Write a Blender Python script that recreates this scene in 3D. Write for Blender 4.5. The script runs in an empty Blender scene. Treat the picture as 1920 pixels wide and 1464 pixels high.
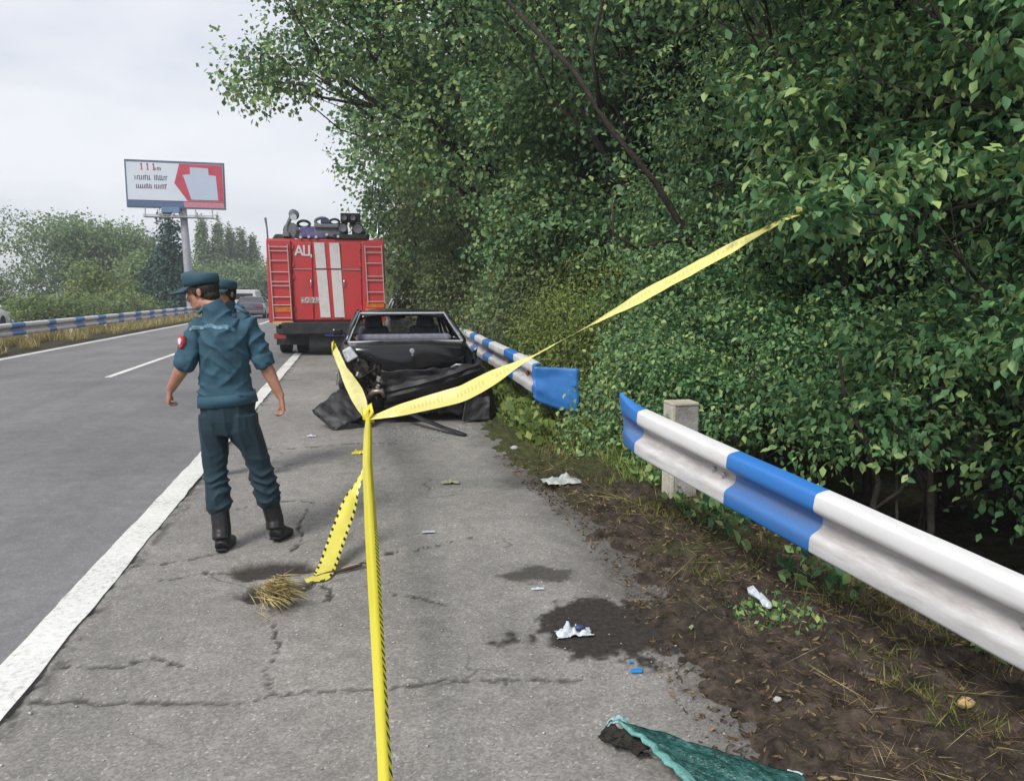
import bpy, bmesh, math, random
import numpy as np
from mathutils import Vector, Matrix

scene = bpy.context.scene
R = math.radians

# ------------------------------------------------------------------ camera, sky, sun, exposure
cam_data = bpy.data.cameras.new("camera")
cam = bpy.data.objects.new("camera", cam_data)
scene.collection.objects.link(cam)
scene.camera = cam
cam.location = (0, 0, 1.62)
cam.rotation_euler = (R(90 - 7.232), 0, R(-11.60))
cam_data.sensor_fit = 'HORIZONTAL'
cam_data.sensor_width = 36.0
cam_data.lens = 27.19
cam_data.clip_start = 0.05
cam_data.clip_end = 3000

SUN_EL, SUN_AZ = R(46), R(222)          # azimuth measured clockwise from +Y (the road's direction)
world = bpy.data.worlds.new("World")
scene.world = world
world.use_nodes = True
wn, wl = world.node_tree.nodes, world.node_tree.links
wn.clear()
w_out = wn.new('ShaderNodeOutputWorld')
w_bg = wn.new('ShaderNodeBackground')
w_bg.inputs['Strength'].default_value = 0.064
w_sky = wn.new('ShaderNodeTexSky')
w_sky.sky_type = 'NISHITA'
w_sky.sun_disc = False
w_sky.sun_elevation = SUN_EL
w_sky.sun_rotation = SUN_AZ
w_tc = wn.new('ShaderNodeTexCoord')
w_map = wn.new('ShaderNodeMapping')
w_map.inputs['Scale'].default_value = (1.0, 1.0, 3.2)
w_map.inputs['Location'].default_value = (3.1, 0.4, 0.2)
w_noise = wn.new('ShaderNodeTexNoise')
w_noise.inputs['Scale'].default_value = 2.6
w_noise.inputs['Detail'].default_value = 5
w_noise.inputs['Roughness'].default_value = 0.5
w_noise.inputs['Distortion'].default_value = 0.3
w_ramp = wn.new('ShaderNodeValToRGB')
w_ramp.color_ramp.elements[0].position = 0.34
w_ramp.color_ramp.elements[0].color = (4.95, 5.25, 5.95, 1)
w_ramp.color_ramp.elements[1].position = 0.68
w_ramp.color_ramp.elements[1].color = (6.7, 6.8, 7.1, 1)
w_mix = wn.new('ShaderNodeMix')
w_mix.data_type = 'RGBA'
w_mix.inputs[0].default_value = 0.93
wl.new(w_tc.outputs['Generated'], w_map.inputs['Vector'])
wl.new(w_map.outputs['Vector'], w_noise.inputs['Vector'])
wl.new(w_noise.outputs['Fac'], w_ramp.inputs['Fac'])
wl.new(w_sky.outputs['Color'], w_mix.inputs[6])
wl.new(w_ramp.outputs['Color'], w_mix.inputs[7])
wl.new(w_mix.outputs[2], w_bg.inputs['Color'])
wl.new(w_bg.outputs['Background'], w_out.inputs['Surface'])

sun_data = bpy.data.lights.new("sun", 'SUN')
sun_data.energy = 1.5
sun_data.angle = R(18)
sun_data.color = (1.0, 0.965, 0.91)
sun = bpy.data.objects.new("sun", sun_data)
scene.collection.objects.link(sun)
_d = Vector((math.sin(SUN_AZ) * math.cos(SUN_EL), math.cos(SUN_AZ) * math.cos(SUN_EL), math.sin(SUN_EL)))
sun.rotation_euler = _d.to_track_quat('Z', 'Y').to_euler()

scene.view_settings.view_transform = 'Standard'
scene.view_settings.look = 'None'
scene.view_settings.exposure = 1.20
scene.view_settings.gamma = 1.0
scene.view_settings.use_curve_mapping = False
scene.cycles.max_bounces = 6
scene.cycles.diffuse_bounces = 3
scene.cycles.glossy_bounces = 3
scene.cycles.transmission_bounces = 4
scene.cycles.transparent_max_bounces = 10
scene.cycles.volume_bounces = 0
scene.cycles.caustics_reflective = False
scene.cycles.caustics_refractive = False
scene.cycles.use_denoising = True

# ------------------------------------------------------------------ helpers
random.seed(7)
rng = np.random.default_rng(11)
COL = scene.collection


def link(o, parent=None):
    COL.objects.link(o)
    if parent is not None:
        o.parent = parent
    return o


def tag(o, label=None, cat=None, group=None, kind=None):
    if label: o['label'] = label
    if cat: o['category'] = cat
    if group: o['group'] = group
    if kind: o['kind'] = kind
    return o


def thing(name, label, cat, loc=(0, 0, 0), rotz=0.0, group=None):
    o = bpy.data.objects.new(name, None)
    o.empty_display_size = 0.2
    link(o)
    o.location = loc
    o.rotation_euler = (0, 0, rotz)
    return tag(o, label, cat, group)


def copy_tree(o, parent=None):
    c = o.copy()
    link(c, parent)
    for ch in list(o.children):
        copy_tree(ch, c)
    return c


class MB:
    """collects simple shapes, then links them as one mesh object"""

    def __init__(self):
        self.v, self.f, self.m = [], [], []
        self.mi = 0

    def add(self, vs, fs):
        b = len(self.v)
        self.v.extend([tuple(map(float, p)) for p in vs])
        for f in fs:
            self.f.append(tuple(b + i for i in f))
            self.m.append(self.mi)
        return self

    def box(self, c, s, rz=0.0, rx=0.0, ry=0.0, taper=1.0):
        M = Matrix.Translation(c) @ Matrix.Rotation(rz, 4, 'Z') @ Matrix.Rotation(ry, 4, 'Y') @ Matrix.Rotation(rx, 4, 'X')
        vs = []
        for z in (-.5, .5):
            k = taper if z > 0 else 1.0
            for x, y in ((-.5, -.5), (.5, -.5), (.5, .5), (-.5, .5)):
                vs.append(M @ Vector((x * s[0] * k, y * s[1] * k, z * s[2])))
        return self.add(vs, [(3, 2, 1, 0), (4, 5, 6, 7), (0, 1, 5, 4), (1, 2, 6, 5), (2, 3, 7, 6), (3, 0, 4, 7)])

    def loft(self, rings, closed=True, caps=True):
        n = len(rings[0])
        vs = [p for r in rings for p in r]
        fs = []
        for i in range(len(rings) - 1):
            for j in range(n if closed else n - 1):
                k = (j + 1) % n
                fs.append((i * n + j, i * n + k, (i + 1) * n + k, (i + 1) * n + j))
        if caps and closed:
            fs.append(tuple(range(n - 1, -1, -1)))
            fs.append(tuple((len(rings) - 1) * n + j for j in range(n)))
        return self.add(vs, fs)

    def tube(self, path, radii, seg=8, side=None, caps=True):
        path = [Vector(p) for p in path]
        if not isinstance(radii, (list, tuple)):
            radii = [radii] * len(path)
        rings = []
        prev = None
        for i, p in enumerate(path):
            a = path[max(i - 1, 0)]
            b = path[min(i + 1, len(path) - 1)]
            t = (b - a)
            t = t.normalized() if t.length > 1e-9 else Vector((0, 0, 1))
            ref = Vector(side) if side is not None else prev
            if ref is None:
                ref = Vector((1, 0, 0)) if abs(t.x) < 0.8 else Vector((0, 1, 0))
            s = ref - t * ref.dot(t)
            if s.length < 1e-6:
                s = t.orthogonal()
            s.normalize()
            prev = s
            u = t.cross(s)
            r = radii[i]
            rx, ry = r if isinstance(r, (list, tuple)) else (r, r)
            rings.append([p + s * (rx * math.cos(2 * math.pi * k / seg)) + u * (ry * math.sin(2 * math.pi * k / seg)) for k in range(seg)])
        return self.loft(rings, True, caps)

    def lathe(self, c, prof, axis='Z', seg=20, caps=True):
        """prof: (radius, height) along the axis"""
        rings = []
        for r, h in prof:
            ring = []
            for k in range(seg):
                a = 2 * math.pi * k / seg
                x, y = r * math.cos(a), r * math.sin(a)
                p = {'Z': (x, y, h), 'X': (h, x, y), 'Y': (y, h, x)}[axis]
                ring.append(Vector(c) + Vector(p))
            rings.append(ring)
        return self.loft(rings, True, caps)

    def ell(self, c, r, seg=14, rings=9, M=None):
        rr = []
        for i in range(rings):
            th = math.pi * (i + 0.02) / (rings - 1 + 0.04)
            ring = []
            for k in range(seg):
                a = 2 * math.pi * k / seg
                p = Vector((r[0] * math.sin(th) * math.cos(a), r[1] * math.sin(th) * math.sin(a), -r[2] * math.cos(th)))
                if M is not None:
                    p = M @ p
                ring.append(Vector(c) + p)
            rr.append(ring)
        return self.loft(rr)

    def prism(self, pts, y0, y1, plane='XZ'):
        """outline pts extruded along the missing axis"""
        def P(a, b, h):
            return {'XZ': (a, h, b), 'XY': (a, b, h), 'YZ': (h, a, b)}[plane]
        return self.loft([[P(a, b, y0) for a, b in pts], [P(a, b, y1) for a, b in pts]])

    def mesh(self, name, mats, smooth=False):
        me = bpy.data.meshes.new(name)
        me.from_pydata(self.v, [], self.f)
        if not isinstance(mats, (list, tuple)):
            mats = [mats]
        for m in mats:
            me.materials.append(m)
        if len(mats) > 1:
            me.polygons.foreach_set('material_index', self.m)
        bm = bmesh.new()
        bm.from_mesh(me)
        bmesh.ops.recalc_face_normals(bm, faces=bm.faces)
        bm.to_mesh(me)
        bm.free()
        if smooth:
            me.polygons.foreach_set('use_smooth', [True] * len(me.polygons))
            if smooth != 'all':
                try:
                    me.set_sharp_from_angle(angle=R(38))
                except Exception:
                    pass
        me.update()
        return me

    def build(self, name, mats, parent=None, smooth=False, bevel=0.0):
        o = bpy.data.objects.new(name, self.mesh(name, mats, smooth))
        link(o, parent)
        if bevel:
            md = o.modifiers.new("bevel", 'BEVEL')
            md.width = bevel
            md.segments = 2
            md.limit_method = 'ANGLE'
            md.angle_limit = R(35)
        return o


def fast_mesh(name, V, Fq, mats, attrs=None, smooth=False, uv=None):
    """V (n,3), Fq (m,k) with k 3 or 4"""
    me = bpy.data.meshes.new(name)
    V = np.ascontiguousarray(V, dtype=np.float32)
    Fq = np.ascontiguousarray(Fq, dtype=np.int32)
    n, (m, k) = len(V), Fq.shape
    me.vertices.add(n)
    me.vertices.foreach_set('co', V.ravel())
    me.loops.add(m * k)
    me.loops.foreach_set('vertex_index', Fq.ravel())
    me.polygons.add(m)
    me.polygons.foreach_set('loop_start', np.arange(0, m * k, k, dtype=np.int32))
    me.polygons.foreach_set('loop_total', np.full(m, k, dtype=np.int32))
    if smooth:
        me.polygons.foreach_set('use_smooth', np.ones(m, dtype=bool))
    for key, val in (attrs or {}).items():
        a = me.attributes.new(key, 'FLOAT', 'POINT')
        a.data.foreach_set('value', np.ascontiguousarray(val, dtype=np.float32))
    if uv is not None:
        l = me.uv_layers.new(name='UVMap')
        l.data.foreach_set('uv', np.ascontiguousarray(uv[Fq.ravel()], dtype=np.float32).ravel())
    for mt in (mats if isinstance(mats, (list, tuple)) else [mats]):
        me.materials.append(mt)
    me.update(calc_edges=True)
    return me


def _hash(ix, iy, s):
    h = (ix.astype(np.int64) * 374761393 + iy.astype(np.int64) * 668265263 + s * 1442695041) & 0x7fffffff
    h = ((h ^ (h >> 13)) * 1274126177) & 0x7fffffff
    return ((h ^ (h >> 16)) & 0xffff) / 65535.0


def vnoise(x, y, s=0):
    x = np.asarray(x, float); y = np.asarray(y, float)
    ix, iy = np.floor(x), np.floor(y)
    fx, fy = x - ix, y - iy
    fx = fx * fx * (3 - 2 * fx); fy = fy * fy * (3 - 2 * fy)
    a, b = _hash(ix, iy, s), _hash(ix + 1, iy, s)
    c, d = _hash(ix, iy + 1, s), _hash(ix + 1, iy + 1, s)
    return (a * (1 - fx) + b * fx) * (1 - fy) + (c * (1 - fx) + d * fx) * fy


def fbm(x, y, s=0, o=4):
    t, a, n = 0, 1.0, 0
    for i in range(o):
        t = t + a * vnoise(x * 2 ** i, y * 2 ** i, s + i * 17)
        n += a
        a *= 0.5
    return t / n


def grid_mesh(name, X, Y, Z, mats, attrs=None):
    ny, nx = X.shape
    V = np.stack([X, Y, Z], -1).reshape(-1, 3)
    i = np.arange(ny - 1)[:, None] * nx + np.arange(nx - 1)[None, :]
    F = np.stack([i, i + 1, i + nx + 1, i + nx], -1).reshape(-1, 4)
    return fast_mesh(name, V, F, mats, {k: v.ravel() for k, v in (attrs or {}).items()}, smooth=True)


# ------------------------------------------------------------------ materials
MAT = {}


def nodes_of(name):
    m = bpy.data.materials.new(name)
    m.use_nodes = True
    nt = m.node_tree
    return m, nt.nodes, nt.links, nt.nodes['Principled BSDF']


def mat(name, col, rough=0.6, spec=0.5, metal=0.0, var=0.12, vscale=6.0, bump=0.0, bscale=40.0, dirt=None, dscale=3.0, damt=0.35, coat=0.0, trans=0.0, alpha=1.0):
    """principled with noise-varied colour, optional grime colour and bump"""
    if name in MAT: return MAT[name]
    m, N, L, P = nodes_of(name)
    tc = N.new('ShaderNodeTexCoord')
    nz = N.new('ShaderNodeTexNoise')
    nz.inputs['Scale'].default_value = vscale
    nz.inputs['Detail'].default_value = 4
    L.new(tc.outputs['Object'], nz.inputs['Vector'])
    rp = N.new('ShaderNodeValToRGB')
    rp.color_ramp.elements[0].position = 0.3
    rp.color_ramp.elements[1].position = 0.7
    rp.color_ramp.elements[0].color = (*[c * (1 - var) for c in col], 1)
    rp.color_ramp.elements[1].color = (*[min(1, c * (1 + var)) for c in col], 1)
    L.new(nz.outputs['Fac'], rp.inputs['Fac'])
    out = rp.outputs['Color']
    if dirt is not None:
        n2 = N.new('ShaderNodeTexNoise')
        n2.inputs['Scale'].default_value = dscale
        n2.inputs['Detail'].default_value = 7
        n2.inputs['Roughness'].default_value = 0.65
        L.new(tc.outputs['Object'], n2.inputs['Vector'])
        mr = N.new('ShaderNodeMapRange')
        mr.inputs['From Min'].default_value = 0.48
        mr.inputs['From Max'].default_value = 0.72
        mr.inputs['To Max'].default_value = damt
        L.new(n2.outputs['Fac'], mr.inputs['Value'])
        mx = N.new('ShaderNodeMix')
        mx.data_type = 'RGBA'
        L.new(mr.outputs['Result'], mx.inputs[0])
        L.new(out, mx.inputs[6])
        mx.inputs[7].default_value = (*dirt, 1)
        out = mx.outputs[2]
    L.new(out, P.inputs['Base Color'])
    P.inputs['Roughness'].default_value = rough
    P.inputs['Specular IOR Level'].default_value = spec
    P.inputs['Metallic'].default_value = metal
    if coat:
        P.inputs['Coat Weight'].default_value = coat
        P.inputs['Coat Roughness'].default_value = 0.05
    if trans:
        P.inputs['Transmission Weight'].default_value = trans
    if alpha < 1:
        P.inputs['Alpha'].default_value = alpha
    if bump:
        n3 = N.new('ShaderNodeTexNoise')
        n3.inputs['Scale'].default_value = bscale
        n3.inputs['Detail'].default_value = 5
        L.new(tc.outputs['Object'], n3.inputs['Vector'])
        bp = N.new('ShaderNodeBump')
        bp.inputs['Strength'].default_value = bump
        bp.inputs['Distance'].default_value = 0.02
        L.new(n3.outputs['Fac'], bp.inputs['Height'])
        L.new(bp.outputs['Normal'], P.inputs['Normal'])
    MAT[name] = m
    return m


def leaf_mat(name, dark, mid, light, transl=0.28, rough=0.5, spec=0.35):
    """leaves: the per-leaf attribute 'tint' (0..1) picks a colour between young and old leaves"""
    m, N, L, P = nodes_of(name)
    at = N.new('ShaderNodeAttribute'); at.attribute_name = 'tint'
    oi = N.new('ShaderNodeObjectInfo')
    add = N.new('ShaderNodeMath'); add.operation = 'MULTIPLY_ADD'
    add.inputs[1].default_value = 0.14
    L.new(oi.outputs['Random'], add.inputs[0]); L.new(at.outputs['Fac'], add.inputs[2])
    rp = N.new('ShaderNodeValToRGB')
    e = rp.color_ramp.elements
    e[0].position, e[0].color = 0.05, (*dark, 1)
    e[1].position, e[1].color = 1.0, (*light, 1)
    k = e.new(0.55); k.color = (*mid, 1)
    L.new(add.outputs[0], rp.inputs['Fac'])
    L.new(rp.outputs['Color'], P.inputs['Base Color'])
    P.inputs['Roughness'].default_value = rough
    P.inputs['Specular IOR Level'].default_value = spec
    tr = N.new('ShaderNodeBsdfTranslucent')
    hs = N.new('ShaderNodeHueSaturation')
    hs.inputs['Value'].default_value = 1.5
    hs.inputs['Hue'].default_value = 0.485
    L.new(rp.outputs['Color'], hs.inputs['Color']); L.new(hs.outputs['Color'], tr.inputs['Color'])
    mx = N.new('ShaderNodeMixShader'); mx.inputs[0].default_value = transl
    L.new(P.outputs[0], mx.inputs[1]); L.new(tr.outputs[0], mx.inputs[2])
    L.new(mx.outputs[0], N['Material Output'].inputs['Surface'])
    return m


def glass_mat(name, tint, gloss=0.12, rough=0.03):
    """thin pane: see-through with a mirror share that grows at grazing angles"""
    m, N, L, P = nodes_of(name)
    N.remove(P)
    t = N.new('ShaderNodeBsdfTransparent'); t.inputs[0].default_value = (*tint, 1)
    g = N.new('ShaderNodeBsdfGlossy'); g.inputs['Roughness'].default_value = rough
    fr = N.new('ShaderNodeFresnel'); fr.inputs[0].default_value = 1.5
    md = N.new('ShaderNodeMath'); md.operation = 'ADD'; md.inputs[1].default_value = gloss - 0.04
    L.new(fr.outputs[0], md.inputs[0])
    mx = N.new('ShaderNodeMixShader')
    L.new(md.outputs[0], mx.inputs[0]); L.new(t.outputs[0], mx.inputs[1]); L.new(g.outputs[0], mx.inputs[2])
    L.new(mx.outputs[0], N['Material Output'].inputs['Surface'])
    return m
# ------------------------------------------------------------------ ground materials
def asphalt_mat(name, base, coarse, speck, tint=(1, 1, 1)):
    m, N, L, P = nodes_of(name)
    tc = N.new('ShaderNodeTexCoord')
    def noise(scale, det=4, rough=0.6):
        n = N.new('ShaderNodeTexNoise'); n.inputs['Scale'].default_value = scale
        n.inputs['Detail'].default_value = det; n.inputs['Roughness'].default_value = rough
        L.new(tc.outputs['Object'], n.inputs['Vector']); return n
    def mr(sock, a, b, c, d):
        r = N.new('ShaderNodeMapRange'); r.inputs[1].default_value = a; r.inputs[2].default_value = b
        r.inputs[3].default_value = c; r.inputs[4].default_value = d
        L.new(sock, r.inputs[0]); return r.outputs[0]
    def mul(a, b):
        x = N.new('ShaderNodeMath'); x.operation = 'MULTIPLY'; L.new(a, x.inputs[0])
        L.new(b, x.inputs[1]) ; return x.outputs[0]
    big = mr(noise(0.55, 5).outputs['Fac'], 0.3, 0.7, 0.78, 1.18)
    mid = mr(noise(7, 6, .7).outputs['Fac'], 0.3, 0.7, 0.80, 1.15)
    vo = N.new('ShaderNodeTexVoronoi'); vo.inputs['Scale'].default_value = coarse
    L.new(tc.outputs['Object'], vo.inputs['Vector'])
    sep = N.new('ShaderNodeSeparateColor'); L.new(vo.outputs['Color'], sep.inputs[0])
    st = mr(sep.outputs[0], 0.0, 1.0, 1 - speck, 1 + speck)
    stone = mr(sep.outputs[1], 0.90, 0.985, 1.0, 1.0 + speck * 2.0)
    mp = N.new('ShaderNodeMapping'); mp.inputs['Scale'].default_value = (1.5, 0.03, 1)
    L.new(tc.outputs['Object'], mp.inputs[0])
    trk = N.new('ShaderNodeTexNoise'); trk.inputs['Scale'].default_value = 1.0; trk.inputs['Detail'].default_value = 4
    L.new(mp.outputs[0], trk.inputs['Vector'])
    track = mr(trk.outputs['Fac'], 0.32, 0.68, 0.86, 1.08)      # wheel tracks polished along the lanes
    v = mul(mul(mul(big, mid), mul(st, stone)), track)
    at = N.new('ShaderNodeAttribute'); at.attribute_name = 'crack'
    so = N.new('ShaderNodeAttribute'); so.attribute_name = 'soil'
    c0 = N.new('ShaderNodeCombineColor')
    for i in range(3):
        k = N.new('ShaderNodeMath'); k.operation = 'MULTIPLY'; k.inputs[1].default_value = base * tint[i]
        L.new(v, k.inputs[0]); L.new(k.outputs[0], c0.inputs[i])
    # hairline cracks
    dn = noise(1.6, 4)
    ds = N.new('ShaderNodeVectorMath'); ds.operation = 'MULTIPLY_ADD'
    ds.inputs[1].default_value = (0.5, 0.5, 0); L.new(dn.outputs['Color'], ds.inputs[0]); L.new(tc.outputs['Object'], ds.inputs[2])
    v2 = N.new('ShaderNodeTexVoronoi'); v2.feature = 'DISTANCE_TO_EDGE'; v2.inputs['Scale'].default_value = 1.1
    L.new(ds.outputs[0], v2.inputs['Vector'])
    hair = mr(v2.outputs['Distance'], 0.0, 0.012, 0.55, 0.0)
    hm = mr(noise(0.9, 2).outputs['Fac'], 0.5, 0.62, 0.0, 1.0)
    hair = mul(hair, hm)
    mxn = N.new('ShaderNodeMath'); mxn.operation = 'MAXIMUM'; L.new(at.outputs['Fac'], mxn.inputs[0])
    if speck > 0.2: L.new(hair, mxn.inputs[1])
    m1 = N.new('ShaderNodeMix'); m1.data_type = 'RGBA'
    L.new(mxn.outputs[0], m1.inputs[0]); L.new(c0.outputs[0], m1.inputs[6]); m1.inputs[7].default_value = (0.035, 0.032, 0.028, 1)
    sn = noise(38, 5, 0.7)
    soilc = N.new('ShaderNodeValToRGB')
    soilc.color_ramp.elements[0].position = 0.32; soilc.color_ramp.elements[0].color = (0.012, 0.010, 0.009, 1)
    soilc.color_ramp.elements[1].position = 0.75; soilc.color_ramp.elements[1].color = (0.055, 0.047, 0.04, 1)
    L.new(sn.outputs['Fac'], soilc.inputs['Fac'])
    m2 = N.new('ShaderNodeMix'); m2.data_type = 'RGBA'
    L.new(so.outputs['Fac'], m2.inputs[0]); L.new(m1.outputs[2], m2.inputs[6]); L.new(soilc.outputs[0], m2.inputs[7])
    L.new(m2.outputs[2], P.inputs['Base Color'])
    P.inputs['Roughness'].default_value = 0.82
    P.inputs['Specular IOR Level'].default_value = 0.35
    bp = N.new('ShaderNodeBump'); bp.inputs['Strength'].default_value = 0.55 if speck > 0.2 else 0.25
    bp.inputs['Distance'].default_value = 0.006
    hh = N.new('ShaderNodeMath'); hh.operation = 'SUBTRACT'
    L.new(st, hh.inputs[0]); L.new(mxn.outputs[0], hh.inputs[1])
    L.new(hh.outputs[0], bp.inputs['Height']); L.new(bp.outputs[0], P.inputs['Normal'])
    return m


def soil_mat(name):
    """bare earth with straw litter; the attribute 'grass' turns it to turf"""
    m, N, L, P = nodes_of(name)
    tc = N.new('ShaderNodeTexCoord')
    def ramp(scale, det, cols, rough=0.65):
        n = N.new('ShaderNodeTexNoise'); n.inputs['Scale'].default_value = scale
        n.inputs['Detail'].default_value = det; n.inputs['Roughness'].default_value = rough
        L.new(tc.outputs['Object'], n.inputs['Vector'])
        r = N.new('ShaderNodeValToRGB')
        e = r.color_ramp.elements
        e[0].position, e[0].color = cols[0][0], (*cols[0][1], 1)
        e[1].position, e[1].color = cols[-1][0], (*cols[-1][1], 1)
        for p, c in cols[1:-1]:
            k = e.new(p); k.color = (*c, 1)
        L.new(n.outputs['Fac'], r.inputs['Fac'])
        return n, r
    n1, earth = ramp(9, 8, [(0.3, (0.014, 0.011, 0.009)), (0.48, (0.044, 0.034, 0.027)), (0.64, (0.088, 0.069, 0.053)), (0.8, (0.15, 0.115, 0.08))])
    n2, turf = ramp(14, 6, [(0.3, (0.02, 0.03, 0.012)), (0.5, (0.05, 0.06, 0.02)), (0.75, (0.12, 0.11, 0.05))])
    at = N.new('ShaderNodeAttribute'); at.attribute_name = 'grass'
    mx = N.new('ShaderNodeMix'); mx.data_type = 'RGBA'
    L.new(at.outputs['Fac'], mx.inputs[0]); L.new(earth.outputs[0], mx.inputs[6]); L.new(turf.outputs[0], mx.inputs[7])
    L.new(mx.outputs[2], P.inputs['Base Color'])
    P.inputs['Roughness'].default_value = 0.95
    P.inputs['Specular IOR Level'].default_value = 0.15
    n3 = N.new('ShaderNodeTexNoise'); n3.inputs['Scale'].default_value = 45; n3.inputs['Detail'].default_value = 6
    L.new(tc.outputs['Object'], n3.inputs['Vector'])
    bp = N.new('ShaderNodeBump'); bp.inputs['Strength'].default_value = 0.9; bp.inputs['Distance'].default_value = 0.02
    L.new(n3.outputs['Fac'], bp.inputs['Height']); L.new(bp.outputs[0], P.inputs['Normal'])
    return m


M_ROAD = asphalt_mat("lane_asphalt", 0.30, 110, 0.16, (1.0, 1.0, 1.03))
M_SHOULDER = asphalt_mat("shoulder_asphalt", 0.225, 110, 0.25, (1.05, 1.0, 0.93))
M_SOIL = soil_mat("soil")


def line_mat():
    m, N, L, P = nodes_of("line_paint")
    tc = N.new('ShaderNodeTexCoord')
    n = N.new('ShaderNodeTexNoise'); n.inputs['Scale'].default_value = 30; n.inputs['Detail'].default_value = 7; n.inputs['Roughness'].default_value = 0.75
    L.new(tc.outputs['Object'], n.inputs['Vector'])
    n2 = N.new('ShaderNodeTexNoise'); n2.inputs['Scale'].default_value = 1.4; n2.inputs['Detail'].default_value = 5
    L.new(tc.outputs['Object'], n2.inputs['Vector'])
    ad = N.new('ShaderNodeMath'); ad.operation = 'MULTIPLY_ADD'; ad.inputs[1].default_value = 0.45
    L.new(n2.outputs['Fac'], ad.inputs[0]); L.new(n.outputs['Fac'], ad.inputs[2])
    r = N.new('ShaderNodeValToRGB'); e = r.color_ramp.elements
    e[0].position, e[0].color = 0.55, (0.76, 0.76, 0.73, 1)
    e[1].position, e[1].color = 0.93, (0.25, 0.24, 0.22, 1)
    k = e.new(0.78); k.color = (0.6, 0.6, 0.57, 1)
    L.new(ad.outputs[0], r.inputs['Fac']); L.new(r.outputs[0], P.inputs['Base Color'])
    P.inputs['Roughness'].default_value = 0.7
    return m


M_LINE = line_mat()

# ------------------------------------------------------------------ terrain to the horizon
def sheet(name, x0, x1, y0, y1, z, m, nx=2, ny=2, attrs=()):
    X, Y = np.meshgrid(np.linspace(x0, x1, nx), np.linspace(y0, y1, ny))
    o = bpy.data.objects.new(name, grid_mesh(name, X, Y, np.full_like(X, z), m, {a: np.full_like(X, v) for a, v in attrs}))
    return tag(link(o), kind='structure')


sheet("ground", -700, 700, -200, 1100, -0.8, M_SOIL, 3, 3, [('grass', 0.8)])
sheet("road", -8.7, -1.5, -12, 420, 0.0, M_ROAD, 3, 40)
sheet("far_carriageway", -21.0, -13.2, -12, 420, 0.0, M_ROAD, 3, 40)

# painted lines, each a worn strip a few millimetres proud of the road
def paint_strip(name, x0, x1, y0, y1, wob=0.006):
    n = max(2, int((y1 - y0) / 0.12)) if y1 - y0 < 40 else max(2, int((y1 - y0) / 0.5))
    yy = np.linspace(y0, y1, n)
    a = x0 + (fbm(yy * 5, yy * 0 + 3, 5) - .5) * wob * 2
    b = x1 + (fbm(yy * 5, yy * 0 + 9, 6) - .5) * wob * 2.4
    X = np.stack([a, (a + b) / 2, b], 1); Y = np.stack([yy] * 3, 1)
    o = bpy.data.objects.new(name, grid_mesh(name, X, Y, np.full_like(X, 0.0045), M_LINE))
    return tag(link(o), kind='structure')


paint_strip("edge_line", -1.55, -1.355, -3, 36, 0.012)
paint_strip("edge_line", -1.55, -1.36, 36, 400)
paint_strip("far_edge_line", -8.46, -8.30, -3, 400)
for k in range(8):
    paint_strip("lane_dash", -4.70, -4.565, 16 + 12.5 * k, 22.4 + 12.5 * k)

# ------------------------------------------------------------------ hard shoulder with real cracks and potholes
def seg_dist(X, Y, poly, reach=0.25):
    d = np.full(X.shape, 9.0)
    for (x0, y0), (x1, y1) in zip(poly[:-1], poly[1:]):
        m = (X > min(x0, x1) - reach) & (X < max(x0, x1) + reach) & (Y > min(y0, y1) - reach) & (Y < max(y0, y1) + reach)
        if not m.any(): continue
        px, py = X[m], Y[m]
        dx, dy = x1 - x0, y1 - y0
        t = np.clip(((px - x0) * dx + (py - y0) * dy) / (dx * dx + dy * dy + 1e-9), 0, 1)
        d[m] = np.minimum(d[m], np.hypot(px - x0 - t * dx, py - y0 - t * dy))
    return d


def smooth(a, b, x):
    t = np.clip((x - a) / (b - a), 0, 1)
    return t * t * (3 - 2 * t)


CRACKS = [   # (polyline on the road, half width)
    ([(-1.30, 3.27), (-1.08, 3.2), (-0.83, 3.13), (-0.66, 3.1), (-0.5, 3.06), (-0.36, 3.1), (-0.12, 3.09), (0.1, 3.05), (0.35, 3.07), (0.6, 3.03), (0.9, 2.98)], 0.018),
    ([(-1.33, 4.82), (-1.15, 4.84), (-0.98, 4.9), (-0.82, 4.98)], 0.018),
    ([(-1.1, 4.55), (-0.9, 4.62), (-0.7, 4.6)], 0.009),
    ([(-0.42, 3.86), (-0.38, 3.55), (-0.40, 3.30), (-0.36, 3.1)], 0.005),
    ([(0.18, 4.08), (0.32, 4.0), (0.45, 3.86)], 0.010),
    ([(0.15, 4.74), (0.38, 4.80), (0.62, 4.95), (0.85, 5.0)], 0.008),
    ([(-1.33, 3.55), (-1.05, 3.5), (-0.9, 3.55), (-0.78, 3.45)], 0.010),
    ([(-1.3, 8.4), (-0.7, 8.3), (0.0, 8.45), (0.6, 8.3)], 0.012),
    ([(-1.35, 14.8), (-0.6, 14.9), (0.1, 14.7), (0.7, 14.85)], 0.03),
    ([(-1.3, 6.1), (-0.9, 6.0), (-0.5, 6.15), (-0.2, 6.0)], 0.008),
    ([(-0.35, 5.9), (-0.42, 5.5), (-0.36, 5.2), (-0.40, 4.9)], 0.008),
    ([(-0.25, 4.3), (-0.17, 4.24), (-0.15, 4.1), (-0.2, 4.03)], 0.012),
]
ys = [0.6]
while ys[-1] < 60: ys.append(ys[-1] + 0.0058 * ys[-1] + 0.001)
ys = np.array(ys)
xs = np.concatenate([np.linspace(-1.5, 2.15, 240)])
SX, SY = np.meshgrid(xs, ys)
SZ = (fbm(SX * 14, SY * 14, 1, 4) - .5) * 0.007 + (fbm(SX * 1.3, SY * 1.3, 2, 3) - .5) * 0.018
crack = np.zeros_like(SX)
jx = SX + (fbm(SX * 22, SY * 22, 31, 3) - .5) * 0.07
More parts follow.
